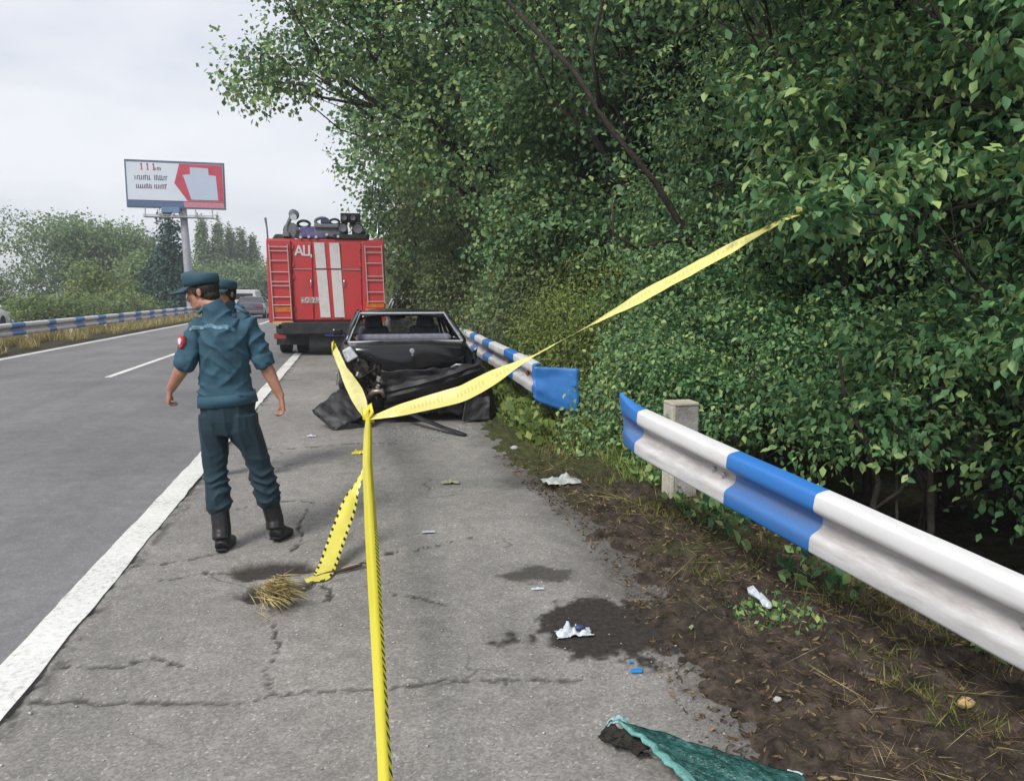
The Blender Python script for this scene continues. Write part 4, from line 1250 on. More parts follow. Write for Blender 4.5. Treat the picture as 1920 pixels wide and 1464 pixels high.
for x, z, r_ in ((.46, 3.5, .09), (.68, 3.5, .09), (.42, 3.24, .13), (.80, 3.22, .15)):
    b = MB(); b.lathe((x, .1, z), [(r_ * .55, 0), (r_, -.01), (r_, 1.6), (r_ * .55, 1.6)], 'Y', 16); h = b.build("suction_hose", F_BLACK, ft, smooth=True)
    b = MB(); b.lathe((x, .085, z), [(r_ * .35, 0), (r_ * .75, -.015), (r_ * .8, .02), (r_ * .35, .03)], 'Y', 16); b.build("coupling", F_GREY, h, smooth=True)

# ------------------------------------------------------------------ cars
def crazed_mat():
    m, N, L, P = nodes_of("crazed_windscreen")
    tc = N.new('ShaderNodeTexCoord')
    v = N.new('ShaderNodeTexVoronoi'); v.inputs['Scale'].default_value = 9; L.new(tc.outputs['Object'], v.inputs['Vector'])
    n = N.new('ShaderNodeTexNoise'); n.inputs['Scale'].default_value = 3.5; n.inputs['Detail'].default_value = 5; L.new(tc.outputs['Object'], n.inputs['Vector'])
    r = N.new('ShaderNodeMapRange'); r.inputs[1].default_value = .42; r.inputs[2].default_value = .62; r.inputs[3].default_value = .08; r.inputs[4].default_value = .75
    L.new(n.outputs['Fac'], r.inputs[0]); L.new(r.outputs[0], P.inputs['Alpha'])
    c = N.new('ShaderNodeValToRGB'); c.color_ramp.elements[0].color = (.14, .30, .10, 1); c.color_ramp.elements[1].color = (.62, .74, .62, 1)
    sp = N.new('ShaderNodeSeparateColor'); L.new(v.outputs['Color'], sp.inputs[0]); L.new(sp.outputs[0], c.inputs[0]); L.new(c.outputs[0], P.inputs['Base Color'])
    P.inputs['Roughness'].default_value = .4
    return m


CRAZED = crazed_mat()


def car_ring(hw, zb, zt, y):
    t = .06
    pts = [(-hw + .05, zb), (-hw, zb + .12), (-hw - .015, zb + (zt - zb) * .55), (-hw + .01, zt - .10), (-hw + .06, zt - .02), (-hw + .16, zt + .004), (-hw * .4, zt + .018),
           (hw * .4, zt + .018), (hw - .16, zt + .004), (hw - .06, zt - .02), (hw - .01, zt - .10), (hw + .015, zb + (zt - zb) * .55), (hw, zb + .12), (hw - .05, zb)]
    return [(x, y, z) for x, z in pts]


def saloon(root, paint, L=4.45, hw=.85, glass=None, wreck=False, seats=True, belt=.97, roof=1.37):
    """a three-box car, its tail at y=0: shell, roof on pillars, panes, seats, wheels"""
    glass = glass or GLASS_DARK
    trim = F_BLACK
    st = [(.0, hw - .10, .42, belt - .06), (.05, hw - .04, .32, belt - .01), (.5, hw, .24, belt + .01), (1.2, hw + .02, .22, belt + .02), (2.2, hw + .02, .22, belt), (3.0, hw + .01, .22, belt - .03), (3.6, hw, .24, belt - .09), (L - .25, hw - .03, .26, belt - .17), (L - .06, hw - .08, .30, belt - .24), (L, hw - .16, .38, belt - .32)]
    if wreck: st[0] = (.10, hw - .06, .40, belt - .05); st[1] = (.14, hw - .03, .34, belt - .012)
    b = MB(); b.loft([car_ring(a, zb, zt, y) for y, a, zb, zt in st]); b.build("body_shell", paint, root, smooth=True)
    # greenhouse
    yb, yr, yf, yw = .62, 1.32, 2.55, 3.25      # rear pane foot, roof rear edge, roof front edge, windscreen foot
    wb, wr = hw - .06, hw - .24
    X, Y = np.meshgrid(np.linspace(-1, 1, 13), np.linspace(0, 1, 12))
    rz = roof - .02 * X ** 2 - .055 * X ** 6 - .03 * (2 * Y - 1) ** 2 - .02 * (2 * Y - 1) ** 8
    o = link(bpy.data.objects.new("roof", grid_mesh("roof", X * (wr + .03), yr - .03 + Y * (yf - yr + .06), rz, paint)), root)
    md = o.modifiers.new("thick", 'SOLIDIFY'); md.thickness = .045; md.offset = -1
    def pillar(nm, p0, p1, w, d, m=paint):
        b = MB(); b.tube([p0, [(a + c) / 2 + (0 if i != 2 else .018) for i, (a, c) in enumerate(zip(p0, p1))], p1], [(w, d)] * 3, 8, side=(1, 0, 0)); return b.build(nm, m, root, smooth='all')
    zt = roof - .055
    for s in (-1, 1):
        pillar("rear_pillar", (s * (wb - .02), yb + .06, belt), (s * (wr - .02), yr + .05, zt - .01), .04, .06)
        pillar("centre_pillar", (s * (wb), 1.98, belt), (s * wr, 1.95, zt), .022, .045, trim)
        pillar("windscreen_pillar", (s * (wb - .01), yw, belt - .03), (s * wr, yf, zt), .03, .04)
        b = MB(); b.add([(s * (wb + .01), yb + .3, belt + .01), (s * (wb + .01), yw - .1, belt), (s * (wr + .012), yf, zt), (s * (wr + .012), yr + .12, zt)], [(0, 1, 2, 3)]); b.build("side_window", glass, root)
    b = MB()
    if wreck:                                        # only a jagged rim of the pane is left
        for k in range(9):
            x = -wb + .1 + k * (2 * wb - .2) / 8
            b.add([(x - .09, yb - .01, belt + .02), (x + .09, yb - .01, belt + .02), (x + .03 * (k % 3 - 1), yb + .05 + .03 * (k % 2), belt + .06 + .03 * ((k * 5) % 3))], [(0, 1, 2)])
    else: b.add([(-wb + .05, yb - .01, belt + .02), (wb - .05, yb - .01, belt + .02), (wr - .03, yr - .02, zt + .005), (-wr + .03, yr - .02, zt + .005)], [(0, 1, 2, 3)]); b.build("rear_window", glass, root)
    fr_ = MB()
    q = [(-wb + .04, yb - .015, belt + .015), (wb - .04, yb - .015, belt + .015), (wr - .02, yr - .02, zt + .0), (-wr + .02, yr - .02, zt + .0)]
    for i in range(4): fr_.tube([q[i], q[(i + 1) % 4]], .018, 6)
    fr_.build("rear_window_seal", CHROME if wreck else trim, root)
    b = MB(); b.add([(-wb + .05, yw, belt - .02), (wb - .05, yw, belt - .02), (wr - .02, yf, zt), (-wr + .02, yf, zt)], [(3, 2, 1, 0)]); b.build("windscreen", CRAZED if wreck else glass, root)
    if seats:
        SM = mat("seat_fabric", (0.16, 0.165, 0.20), .9, .2, var=.2, vscale=20)
        for s in (-1, 1):
            b = MB(); b.box((s * .38, 2.15, .88), (.5, .16, .5), rx=R(-12), taper=.85); se = b.build("seat", SM, root, bevel=.05)
            b = MB(); b.box((s * .38, 2.06, 1.19), (.28, .10, .18), rx=R(-8), taper=.85); b.build("headrest", SM, se, bevel=.04)
        b = MB(); b.box((0, 1.15, .90), (1.3, .18, .30), rx=R(-20)); b.build("back_seat", SM, root, bevel=.05)
        b = MB(); b.box((0, 2.95, .93), (1.4, .5, .12)); b.build("dashboard", F_BLACK, root, bevel=.04)
        b = MB(); b.tube([(-.38 + .17 * math.cos(a), 2.68 - .06 * math.sin(a), 1.0 + .16 * math.sin(a)) for a in np.linspace(0, 2 * math.pi, 17)], .015, 6); b.build("steering_wheel", F_BLACK, root, smooth='all')
        b = MB(); b.box((-.0, 2.62, 1.255), (.24, .03, .075)); b.build("rear_view_mirror", F_BLACK, root, bevel=.015)
    for s in (-1, 1):
        for y in (.98, L - .88):
            b = MB(); b.lathe((s * (hw - .08), y, .31), [(.19, -.09), (.28, -.09), (.31, -.06), (.31, .06), (.28, .10), (.19, .10)], 'X', 24); w = b.build("wheel", RUBBER, root, smooth=True)
            b = MB(); b.lathe((s * (hw - .08), y, .31), [(.02, -.06), (.195, -.07), (.2, .07), (.02, .06)], 'X', 18); b.build("rim", STEEL, w, smooth=True)
        b = MB(); b.box((s * (hw + .08), yw - .25, belt + .03), (.16, .1, .11)); b.build("wing_mirror", paint, root, bevel=.03)
        if not wreck:
            b = MB(); b.box((s * (hw - .22), .02, belt - .2), (.34, .06, .14)); b.build("tail_light", MAT["lamp_red"], root, bevel=.02)
        b = MB(); b.box((s * (hw - .24), L - .06, belt - .36), (.34, .1, .12)); b.build("headlight", CHROME, root, bevel=.02)
    if not wreck:
        b = MB(); b.box((0, .0, .42), (2 * hw - .08, .14, .2)); b.build("rear_bumper", paint, root, bevel=.04)
    b = MB(); b.box((0, L - .02, .40), (2 * hw - .1, .14, .2)); b.build("front_bumper", paint if not wreck else F_BLACK, root, bevel=.04)


# the wreck
C_BLACK = mat("car_black_paint", (0.006, 0.0065, 0.008), 0.22, 0.4, var=.2, vscale=4, coat=.35, dirt=(0.022, .021, .02), dscale=5, damt=.4)
C_SCUFF = mat("scuffed_black_plastic", (0.013, 0.013, 0.015), 0.55, 0.4, var=.4, vscale=7, dirt=(0.08, .076, .072), dscale=9, damt=.35)
C_DARKP = mat("dented_black_paint", (0.011, 0.011, 0.013), 0.55, 0.5, var=.4, vscale=6, dirt=(.045, .042, .04), dscale=7, damt=.5)
C_DARK = mat("torn_inner_metal", (0.03, 0.027, 0.025), 0.55, 0.4, .5, var=.6, vscale=14, dirt=(.16, .13, .11), dscale=12, damt=.5)
wk = thing("wrecked_car", "black saloon with its tail torn open, crashed beside the broken guardrail", "car", (.68, 9.55, 0))
saloon(wk, C_BLACK, 4.45, .84, GLASS, wreck=True, belt=.965, roof=1.385)
def crumple(name, c00, c10, c11, c01, m, amp, freq, seed, parent, nx=26, ny=20, fold=None, thick=.012):
    """a torn sheet between four corners, buckled into ridges"""
    U, V = np.meshgrid(np.linspace(0, 1, nx), np.linspace(0, 1, ny))
    c = [np.array(k, float) for k in (c00, c10, c11, c01)]
    P = (c[0][None, None] * ((1 - U) * (1 - V))[..., None] + c[1] * (U * (1 - V))[..., None] + c[2] * (U * V)[..., None] + c[3] * ((1 - U) * V)[..., None])
    n = np.cross(c[1] - c[0], c[3] - c[0]); n /= np.linalg.norm(n)
    d = amp * (2 * np.abs(fbm(U * freq, V * freq * .8, seed, 3) - .5) * 2 - .5) + amp * .5 * (fbm(U * freq * 2.5, V * freq * 2.5, seed + 9, 3) - .5)
    if fold is not None: d = d + fold(U, V)
    edge = (fbm(U * 9, V * 9, seed + 5, 3) - .5) * amp * 1.4
    P = P + n[None, None] * d[..., None]
    P[..., 2] += edge * (np.maximum(np.abs(2 * V - 1), np.abs(2 * U - 1)) ** 4)
    me = grid_mesh(name, P[..., 0], P[..., 1], P[..., 2], m)
    o = link(bpy.data.objects.new(name, me), parent)
    md = o.modifiers.new("thick", 'SOLIDIFY'); md.thickness = thick
    return o


# boot lid: the plain black face with its badge
b = MB()
rings = []
for y, z, w in ((.62, .985, .70), (.3, .995, .71), (.12, .985, .715), (.055, .955, .715), (.035, .90, .71), (.03, .80, .70), (.045, .70, .69), (.07, .60, .66)):
    rings.append([(x * w, y + .045 * abs(x) ** 3 + (.02 * math.sin(5 * x + z * 9)), z - .012 * x * x + (.03 * (x - .1) if z < .65 else 0)) for x in np.linspace(-1, 1, 19)])
b.loft(rings, closed=False, caps=False)
o = b.build("boot_lid", C_BLACK, wk, smooth='all'); md = o.modifiers.new("thick", 'SOLIDIFY'); md.thickness = .02
b = MB(); b.lathe((.03, .022, .90), [(.0, -.008), (.026, -.008), (.034, 0), (.034, .006), (0, .006)], 'Y', 18); b.build("badge", CHROME, o, smooth=True)
b = MB(); b.box((.03, .026, .852), (.02, .01, .022)); b.build("lock", CHROME, o, bevel=.004)
# crushed lower tail: the caved-in panel and the bumper cover torn up at one end
crumple("crushed_tail_panel", (-.40, .06, .30), (.82, .02, .40), (.80, .03, .70), (-.36, .05, .66), C_DARKP, .035, 2.2, 12, wk, fold=lambda U, V: .03 * np.abs(((U * 1.4 + V * .8) % .5) - .25) * 4)
b = MB()
rings = []
rb = np.random.default_rng(31)
for t in np.linspace(0, 1, 15):
    x = -.30 + 1.16 * t; z = .345 + .33 * t ** 1.15; y = -.06 - .13 * math.sin(t * 2.6) - .02 * rb.random()
    q = .018 * rb.normal(); q2 = .014 * rb.normal()
    rings.append([(x, y + .16, z + .10 + q), (x, y + .06, z + .125 + q), (x + .01, y + .01, z + .115 + q), (x, y - .015 + q2, z + .07), (x, y + .02 + q2, z + .055), (x, y + .015, z + .02 + q2), (x, y - .012, z + .005), (x, y + .02, z - .07 + q2), (x, y + .08, z - .11)])
b.loft(rings, closed=False, caps=False); o = b.build("torn_bumper_cover", C_SCUFF, wk, smooth=True); md = o.modifiers.new("thick", 'SOLIDIFY'); md.thickness = .012
b = MB(); b.tube([(-.34, .03, .40), (.1, -.02, .46), (.5, -.02, .50), (.84, .05, .52)], [(.05, .03)] * 4, 8, side=(0, 0, 1)); b.build("bumper_beam", C_DARK, wk, smooth=True)
crumple("torn_wing", (-.80, .22, .40), (-.38, .0, .34), (-.40, .05, .80), (-.83, .12, .88), C_DARK, .12, 4.2, 17, wk)
crumple("torn_wing", (-.86, .5, .22), (-.80, .12, .30), (-.82, .1, .78), (-.88, .42, .90), C_BLACK, .06, 3.0, 18, wk)
crumple("torn_wing", (.80, .08, .28), (.90, .5, .25), (.90, .5, .90), (.80, .08, .80), C_BLACK, .05, 3.0, 19, wk)
b = MB(); b.box((0, .45, .36), (1.45, .5, .40)); b.build("boot_floor", F_BLACK, wk, bevel=.05)
# lamp remains, pipes and wiring in the torn corner
b = MB(); b.box((-.73, -.02, .88), (.15, .10, .15), ry=R(-28), rz=R(12), taper=.75); b.build("broken_tail_lamp", mat("lamp_lens_pale", (.62, .66, .70), .15, .5, .2, var=.15, vscale=25, dirt=(.2, .2, .22), dscale=30, damt=.7), wk, bevel=.015)
b = MB(); b.lathe((-.60, -.0, .72), [(.02, -.03), (.09, -.02), (.1, .03), (.04, .06)], 'Y', 14); b.build("lamp_socket", C_DARK, wk, smooth=True)
b = MB(); b.tube([(-.52, .0, .34), (-.45, -.06, .42), (-.36, -.08, .43), (-.32, -.05, .36)], [.03, .036, .034, .03], 9); b.build("exhaust_pipe", mat("rusted_pipe", (.34, .27, .22), .4, .5, .8, var=.35, vscale=15), wk, smooth='all')
b = MB()
rr = np.random.default_rng(8)
for k in range(14):
    p = np.array([-.72 + .4 * rr.random(), -.02 + .1 * rr.random(), .45 + .32 * rr.random()])
    b.tube([p, p + rr.normal(size=3) * .07, p + rr.normal(size=3) * .13 - np.array([0, 0, .06])], .006, 5)
b.build("wiring", C_DARK, wk)
tag(wk.children[-1], kind='stuff')
for k in range(6):
    p = (-.68 + .36 * rr.random(), -.04 - .03 * rr.random(), .46 + .34 * rr.random())
    b = MB(); b.box(p, (.05 + .05 * rr.random(), .03, .03 + .05 * rr.random()), rz=rr.random() * 3, ry=rr.random() * 3); b.build("metal_shard", STEEL if k % 2 else C_DARK, wk, bevel=.006)
b = MB(); b.tube([(.50, -.07, .70), (.56, -.10, .735), (.64, -.11, .73), (.68, -.09, .69)], .014, 7); b.build("tow_eye", STEEL, wk, smooth='all')
b = MB(); b.box((-.90, .55, .52), (.02, .05, .16)); b.build("side_reflector", CHROME, wk, bevel=.006)
# black underside hanging down: bumper skin rags
crumple("hanging_liner", (.34, .10, .10), (.92, .12, .06), (.98, .2, .55), (.36, .10, .36), F_BLACK, .05, 2.2, 21, wk)
crumple("hanging_liner", (-.32, .06, .07), (.36, .06, .12), (.34, .08, .36), (-.32, .05, .36), F_BLACK, .05, 2.6, 22, wk)
crumple("bent_wing_skin", (.90, .02, .05), (1.22, .40, .10), (1.10, .5, .52), (.86, .12, .70), C_DARKP, .035, 2.0, 27, wk, fold=lambda U, V: .05 * np.sin(U * 4 + V))
crumple("bent_wing_skin", (.62, -.08, .02), (.98, -.05, .03), (1.0, .05, .30), (.70, .0, .34), C_DARKP, .02, 2.0, 29, wk, fold=lambda U, V: .04 * np.abs(U - .5))
# loose pieces of the car on the asphalt
tr = thing("torn_bumper_piece", "flared black bumper piece fallen on the asphalt at the wreck's tail corner", "bumper", (-.30, 9.75, 0))
crumple("bumper_skin", (-.20, -.28, .22), (.20, .02, .50), (.42, -.40, .16), (.08, -.52, .015), C_SCUFF, .028, 2.6, 23, tr, thick=.018, fold=lambda U, V: .05 * np.abs(U - .45) + .03 * np.abs(V - .6))
crumple("bumper_edge", (-.20, -.28, .22), (.08, -.52, .015), (.02, -.2, .01), (-.12, -.05, .12), C_SCUFF, .03, 3, 24, tr, thick=.018)
crumple("inner_liner", (.15, .1, .48), (.46, -.1, .34), (.5, -.4, .03), (.2, -.3, .06), F_BLACK, .025, 3.0, 25, tr, thick=.014)
ts = thing("trim_strip", "black plastic trim strip lying slantwise from under the wreck's tail", "trim strip", (.98, 8.85, 0))
b = MB(); b.tube([(-.42, .62, .20), (-.2, .3, .12), (.02, .0, .06), (.16, -.2, .035), (.24, -.30, .02)], [(.05, .018), (.05, .018), (.045, .016), (.045, .015), (.03, .012)], 8, side=(1, .6, 0)); b.build("strip", C_SCUFF, ts, smooth='all')

# passing and parked cars further on
SILVER = mat("car_silver_paint", (.42, .43, .47), .25, .5, .5, var=.05, coat=.5)
C_WHITE = mat("car_white_paint", (.72, .72, .73), .25, .5, var=.04, coat=.5)
c1 = thing("passing_car", "dark grey saloon far ahead, just visible past the officers' shoulders", "car", (-6.2, 50, 0), R(0)); saloon(c1, mat("car_dark_grey_paint", (.13, .13, .16), .25, .5, .4, var=.05, coat=.5))
c2 = thing("parked_car", "white car ahead of the wreck, its roof corner showing beside the fire engine", "car", (2.05, 26.2, 0)); saloon(c2, C_WHITE, roof=1.42)
c3 = thing("oncoming_car", "white car on the opposite carriageway behind the far guardrail", "car", (-16.2, 35.2, 0), R(0)); saloon(c3, C_WHITE, L=4.3)
vn = thing("delivery_van", "small white van far off on the road behind the second officer", "van", (-7.45, 57, 0), R(0)); vn.scale = (.86, .86, .82)
b = MB(); b.loft([[(-1, y, z0), (-1.03, y, z0 + .5), (-.94, y, z1 - .08), (-.84, y, z1), (.84, y, z1), (.94, y, z1 - .08), (1.03, y, z0 + .5), (1, y, z0)] for y, z0, z1 in ((0, .4, 2.1), (.08, .3, 2.18), (3.4, .3, 2.18), (4.2, .3, 1.95), (4.7, .35, 1.2), (5.2, .4, 1.0))]); b.build("body", C_WHITE, vn, smooth=True)
b = MB(); b.box((0, -.01, 1.62), (1.5, .04, .5)); b.build("rear_window", F_BLACK, vn, bevel=.03)
b = MB(); b.box((0, -.03, .45), (1.9, .12, .2)); b.build("bumper", F_BLACK, vn, bevel=.03)
for s in (-1, 1):
    b = MB(); b.box((s * .92, 3.6, 1.62), (.06, .8, .45)); b.build("side_window", F_BLACK, vn, bevel=.02)
    b = MB(); b.box((s * .9, -.02, 1.1), (.12, .05, .5)); b.build("tail_light", MAT["lamp_red"], vn, bevel=.02)
    for y in (.9, 4.2):
        b = MB(); b.lathe((s * .86, y, .33), [(.2, -.1), (.33, -.09), (.33, .09), (.2, .1)], 'X', 18); w = b.build("wheel", RUBBER, vn, smooth=True)
# ------------------------------------------------------------------ barrier tape
def tape_mat(name, col, hatch, both, transl, faint=0.0):
    """printed plastic film; u runs across the tape (0..1), v along it in metres"""
    m, N, L, P = nodes_of(name)
    uv = N.new('ShaderNodeUVMap'); uv.uv_map = 'UVMap'
    sp = N.new('ShaderNodeSeparateXYZ'); L.new(uv.outputs[0], sp.inputs[0])
    def M(op, a, b=None, c=None):
        k = N.new('ShaderNodeMath'); k.operation = op
        for i, s in enumerate((a, b, c)):
            if s is None: continue
            if isinstance(s, (int, float)): k.inputs[i].default_value = s
            else: L.new(s, k.inputs[i])
        return k.outputs[0]
    u, v = sp.outputs[0], sp.outputs[1]
    slant = M('MULTIPLY_ADD', u, 0.06, v)
    fr_ = M('FRACT', M('MULTIPLY', slant, 1 / 0.052))
    st = M('LESS_THAN', fr_, 0.42)
    edge = M('GREATER_THAN', u, 1 - hatch)
    if both: edge = M('MAXIMUM', edge, M('LESS_THAN', u, hatch))
    mask = M('MULTIPLY', st, edge)
    mx = N.new('ShaderNodeMix'); mx.data_type = 'RGBA'; mx.inputs[6].default_value = (*col, 1); mx.inputs[7].default_value = (.02, .02, .015, 1)
    L.new(mask, mx.inputs[0])
    out = mx.outputs[2]
    if faint:
        # rows of small grey letters along the middle of the film
        a = M('LESS_THAN', M('FRACT', M('MULTIPLY', v, 1 / .032)), .55)
        bnd = M('LESS_THAN', M('ABSOLUTE', M('SUBTRACT', u, .5)), .16)
        wrd = M('LESS_THAN', M('FRACT', M('MULTIPLY', v, 1 / .36)), .72)
        k = M('MULTIPLY', M('MULTIPLY', a, bnd), M('MULTIPLY', wrd, faint))
        m2 = N.new('ShaderNodeMix'); m2.data_type = 'RGBA'; L.new(k, m2.inputs[0]); L.new(out, m2.inputs[6]); m2.inputs[7].default_value = (.16, .15, .10, 1)
        out = m2.outputs[2]
    L.new(out, P.inputs['Base Color'])
    P.inputs['Roughness'].default_value = .28
    tr_ = N.new('ShaderNodeBsdfTranslucent'); L.new(out, tr_.inputs[0])
    ms = N.new('ShaderNodeMixShader'); ms.inputs[0].default_value = transl
    L.new(P.outputs[0], ms.inputs[1]); L.new(tr_.outputs[0], ms.inputs[2]); L.new(ms.outputs[0], N['Material Output'].inputs['Surface'])
    return m


T_MAIN = tape_mat("tape_yellow", (.80, .72, .06), .30, False, .3)
T_PALE = tape_mat("tape_pale", (.84, .76, .25), .0, False, .15, faint=.24)
T_LOOSE = tape_mat("tape_hatched", (.78, .70, .12), .15, True, .25, faint=.0)


def tape(name, pts, m, parent, loc, width, twist, crease=0.0, n=120, wob=.0, seed=0):
    """pts: path; twist(t) turns the film about its run; crease folds it lengthwise like a roof"""
    pts = np.array(pts, float)
    seg = np.linalg.norm(np.diff(pts, axis=0), axis=1); cum = np.concatenate([[0], np.cumsum(seg)])
    t = np.linspace(0, 1, n); s = t * cum[-1]
    P = np.stack([np.interp(s, cum, pts[:, i]) for i in range(3)], 1)
    for _ in range(6): P[1:-1] = P[1:-1] * .5 + (P[:-2] + P[2:]) * .25
    T = unit(np.gradient(P, axis=0))
    S0 = unit(np.cross(T, np.array([0, 0, 1.0]))); N0 = np.cross(S0, T)
    cols = np.array([-1, -.5, 0, .5, 1.0])
    V, UV = [], []
    for i in range(n):
        a = twist(t[i]); w = width(t[i]) / 2
        sd = S0[i] * math.cos(a) + N0[i] * math.sin(a); nn = -S0[i] * math.sin(a) + N0[i] * math.cos(a)
        for c in cols:
            wv = wob * (fbm(np.array([s[i] * 7]), np.array([c * 1.5 + 4]), seed, 3)[0] - .5)
            V.append(P[i] + sd * c * w * math.cos(crease) + nn * ((1 - abs(c)) * w * math.sin(crease) + wv)); UV.append(((c + 1) / 2, s[i]))
    k = len(cols); i = np.arange(n - 1)[:, None] * k + np.arange(k - 1)[None]
    F = np.stack([i, i + 1, i + k + 1, i + k], -1).reshape(-1, 4)
    me = fast_mesh(name, np.array(V) - np.array(loc), F, m, smooth=True, uv=np.array(UV))
    return link(bpy.data.objects.new(name, me), parent)


KN = (.10, 6.03, .65)
t1 = thing("barrier_tape", "yellow barrier tape stretched along the shoulder from the camera's feet to the wreck's corner", "tape", KN)
tape("near_strand", [(.052, 1.2, .335), (.052, 1.78, .385), (.07, 4.98, .48 + .035), KN], T_MAIN, t1, KN, lambda t: .052 + .035 * smooth(.1, .6, t) - .03 * smooth(.9, 1, t), lambda t: -.35 + .25 * math.sin(t * 3), .75, 200, .006, 3)
tape("far_strand", [KN, (.0, 7.4, .71), (-.12, 8.6, .80), (-.225, 9.62, .93), (-.235, 9.85, .95)], T_PALE, t1, KN, lambda t: .07 + .075 * math.sin(min(1, t * 1.5) * math.pi) * .8 + .02 * t, lambda t: 1.25 - 1.0 * math.sin(t * 3.0), .2, 90, .02, 5)
b = MB()
rr = np.random.default_rng(12)
b.tube([(0, 0, 0), (.03, -.02, .05), (.02, .02, .09), (-.02, .01, .06), (-.02, -.02, .01), (.03, .01, -.02), (.01, .02, .03)], [(.012, .03)] * 7, 8)
b.build("knot", mat("tape_knot", (.70, .60, .05), .35, var=.2, vscale=30), t1, smooth='all')
b = MB(); b.tube([(-.345, 3.62, .36), (-.35, 3.64, .30), (-.345, 3.7, .22), (-.33, 3.72, .3), (-.345, 3.66, .34)], [(.012, .05)] * 5, 8); b.build("wrapped_end", MAT["tape_knot"], t1, smooth='all')
KE = (2.60, 4.26, 2.09)
t2 = thing("barrier_tape", "twisted pale yellow tape rising from the knot into the tree leaves", "tape", KN)
tape("strand", [KN, (.8, 5.75, .86), (1.35, 5.45, 1.20), (2.0, 4.85, 1.66), KE, (2.70, 4.33, 2.13)], T_PALE, t2, KN,
     lambda t: .06 + .07 * math.sin(min(1, t / .24) * math.pi * .5) * (1 - smooth(.25, .42, t)) - .02 * math.exp(-((t - .42) / .08) ** 2) + .055 * smooth(.42, .66, t) - .03 * smooth(.8, .95, t),
     lambda t: np.interp(t, [0, .08, .3, .40, .5, .66, .85, 1], [-.3, -1.25, -1.2, -.35, -.12, -.85, -.7, -.3]), .12, 140, .012, 7)
LT = (.06, 5.0, 0)
t3 = thing("loose_tape_end", "hatched yellow tape end drooping from the stretched tape to the asphalt", "tape", LT)
tape("strand", [(.06, 5.0, .50), (-.03, 4.90, .34), (-.10, 4.75, .19), (-.15, 4.6, .09), (-.185, 4.47, .03), (-.21, 4.37, .008), (-.30, 4.33, .006)], T_LOOSE, t3, LT, lambda t: .03 + .075 * smooth(.05, .35, t) - .05 * smooth(.9, 1, t), lambda t: .35 - .2 * t, .12, 90, .03, 9)

# ------------------------------------------------------------------ litter on the road
def rag(name, label, cat, loc, sx, sy, h, m, seed, part="film", group=None):
    """a crumpled scrap of film"""
    r_ = thing(name, label, cat, loc, 0, group)
    U, V = np.meshgrid(np.linspace(-1, 1, 22), np.linspace(-1, 1, 18))
    q = 1 + .5 * (fbm(U * 1.5 + seed, V * 1.5, seed, 3) - .5)
    Z = .004 + h * np.abs(2 * fbm(U * 2.2, V * 2.2, seed + 2, 3) - 1) * 2 * np.clip(1.25 - np.hypot(U, V), .08, 1)
    o = link(bpy.data.objects.new(part, grid_mesh(part, U * sx * q + .3 * sx * V * (fbm(V * 2, V * 0, seed, 2) - .5), V * sy * q, Z, m)), r_)
    md = o.modifiers.new("thick", 'SOLIDIFY'); md.thickness = .002
    return r_


FILM = mat("clear_film_white", (.50, .55, .60), .3, .5, var=.35, vscale=30, dirt=(.2, .22, .24), dscale=25, damt=.5)
FILM_DIRTY = mat("film_dirty", (.42, .45, .42), .4, .5, var=.25, vscale=18, dirt=(.12, .11, .09), dscale=12, damt=.6)
r1 = rag("crumpled_bag", "crumpled white plastic bag with a blue mark on the dark soil stain", "plastic bag", (.99, 3.38, .005), .085, .04, .06, FILM, 2)
b = MB(); b.ell((.03, -.01, .035), (.03, .018, .014), 10, 6); b.build("blue_mark", mat("mark_navy", (.03, .04, .13), .5), r1, smooth='all')
r2 = thing("wrapper", "small twisted white and blue wrapper in the weeds under the near rail", "wrapper", (1.99, 3.43, .06))
b = MB(); b.tube([(-.03, .13, .09), (-.02, .08, .075), (.0, .0, .05), (.015, -.09, .025), (.02, -.15, .005)], [(.020, .012), (.040, .022), (.026, .016), (.044, .020), (.012, .008)], 10); b.v = [(px_ + .014 * math.sin(90 * py_ + 60 * pz_), py_ + .01 * math.sin(70 * px_), pz_ * (1 + .5 * math.sin(55 * py_ + 80 * px_))) for px_, py_, pz_ in b.v]; b.build("film", FILM, r2, smooth='all'); r2.scale = (.55, .6, .55)
b = MB(); b.ell((.005, .06, .085), (.02, .035, .012), 10, 6); b.build("dark_print", MAT["mark_navy"], r2, smooth='all')
rag("plastic_sheet", "torn greyish plastic sheet on the edge of the asphalt before the post", "plastic sheet", (1.68, 6.1, .05), .15, .10, .07, FILM_DIRTY, 5)
rag("paper_scrap", "small white paper scrap alone in the middle of the shoulder", "paper", (.47, 5.11, .002), .045, .018, .008, FILM, 7, "paper")
rag("paper_scrap", "white paper scrap lying near the fallen bumper piece", "paper", (-.49, 8.91, .002), .05, .035, .02, FILM, 8, "paper")
rag("paper_scrap", "tiny pale scrap next to the small soil patch", "paper", (.96, 3.97, .002), .035, .014, .008, FILM, 9, "paper")
rag("yellow_scrap", "yellow scrap of tape on the asphalt beside the stretched tape", "tape scrap", (.02, 7.85, .002), .06, .05, .05, MAT["tape_knot"], 10)
rag("leaf_scrap", "withered pale leaf lying on the shoulder short of the wreck", "leaf", (.79, 6.45, .002), .075, .04, .035, mat("leaf_withered", (.30, .30, .20), .8, var=.3, vscale=25), 11, "blade")
BLUE_P = mat("blue_plastic", (.02, .22, .55), .35, .5)
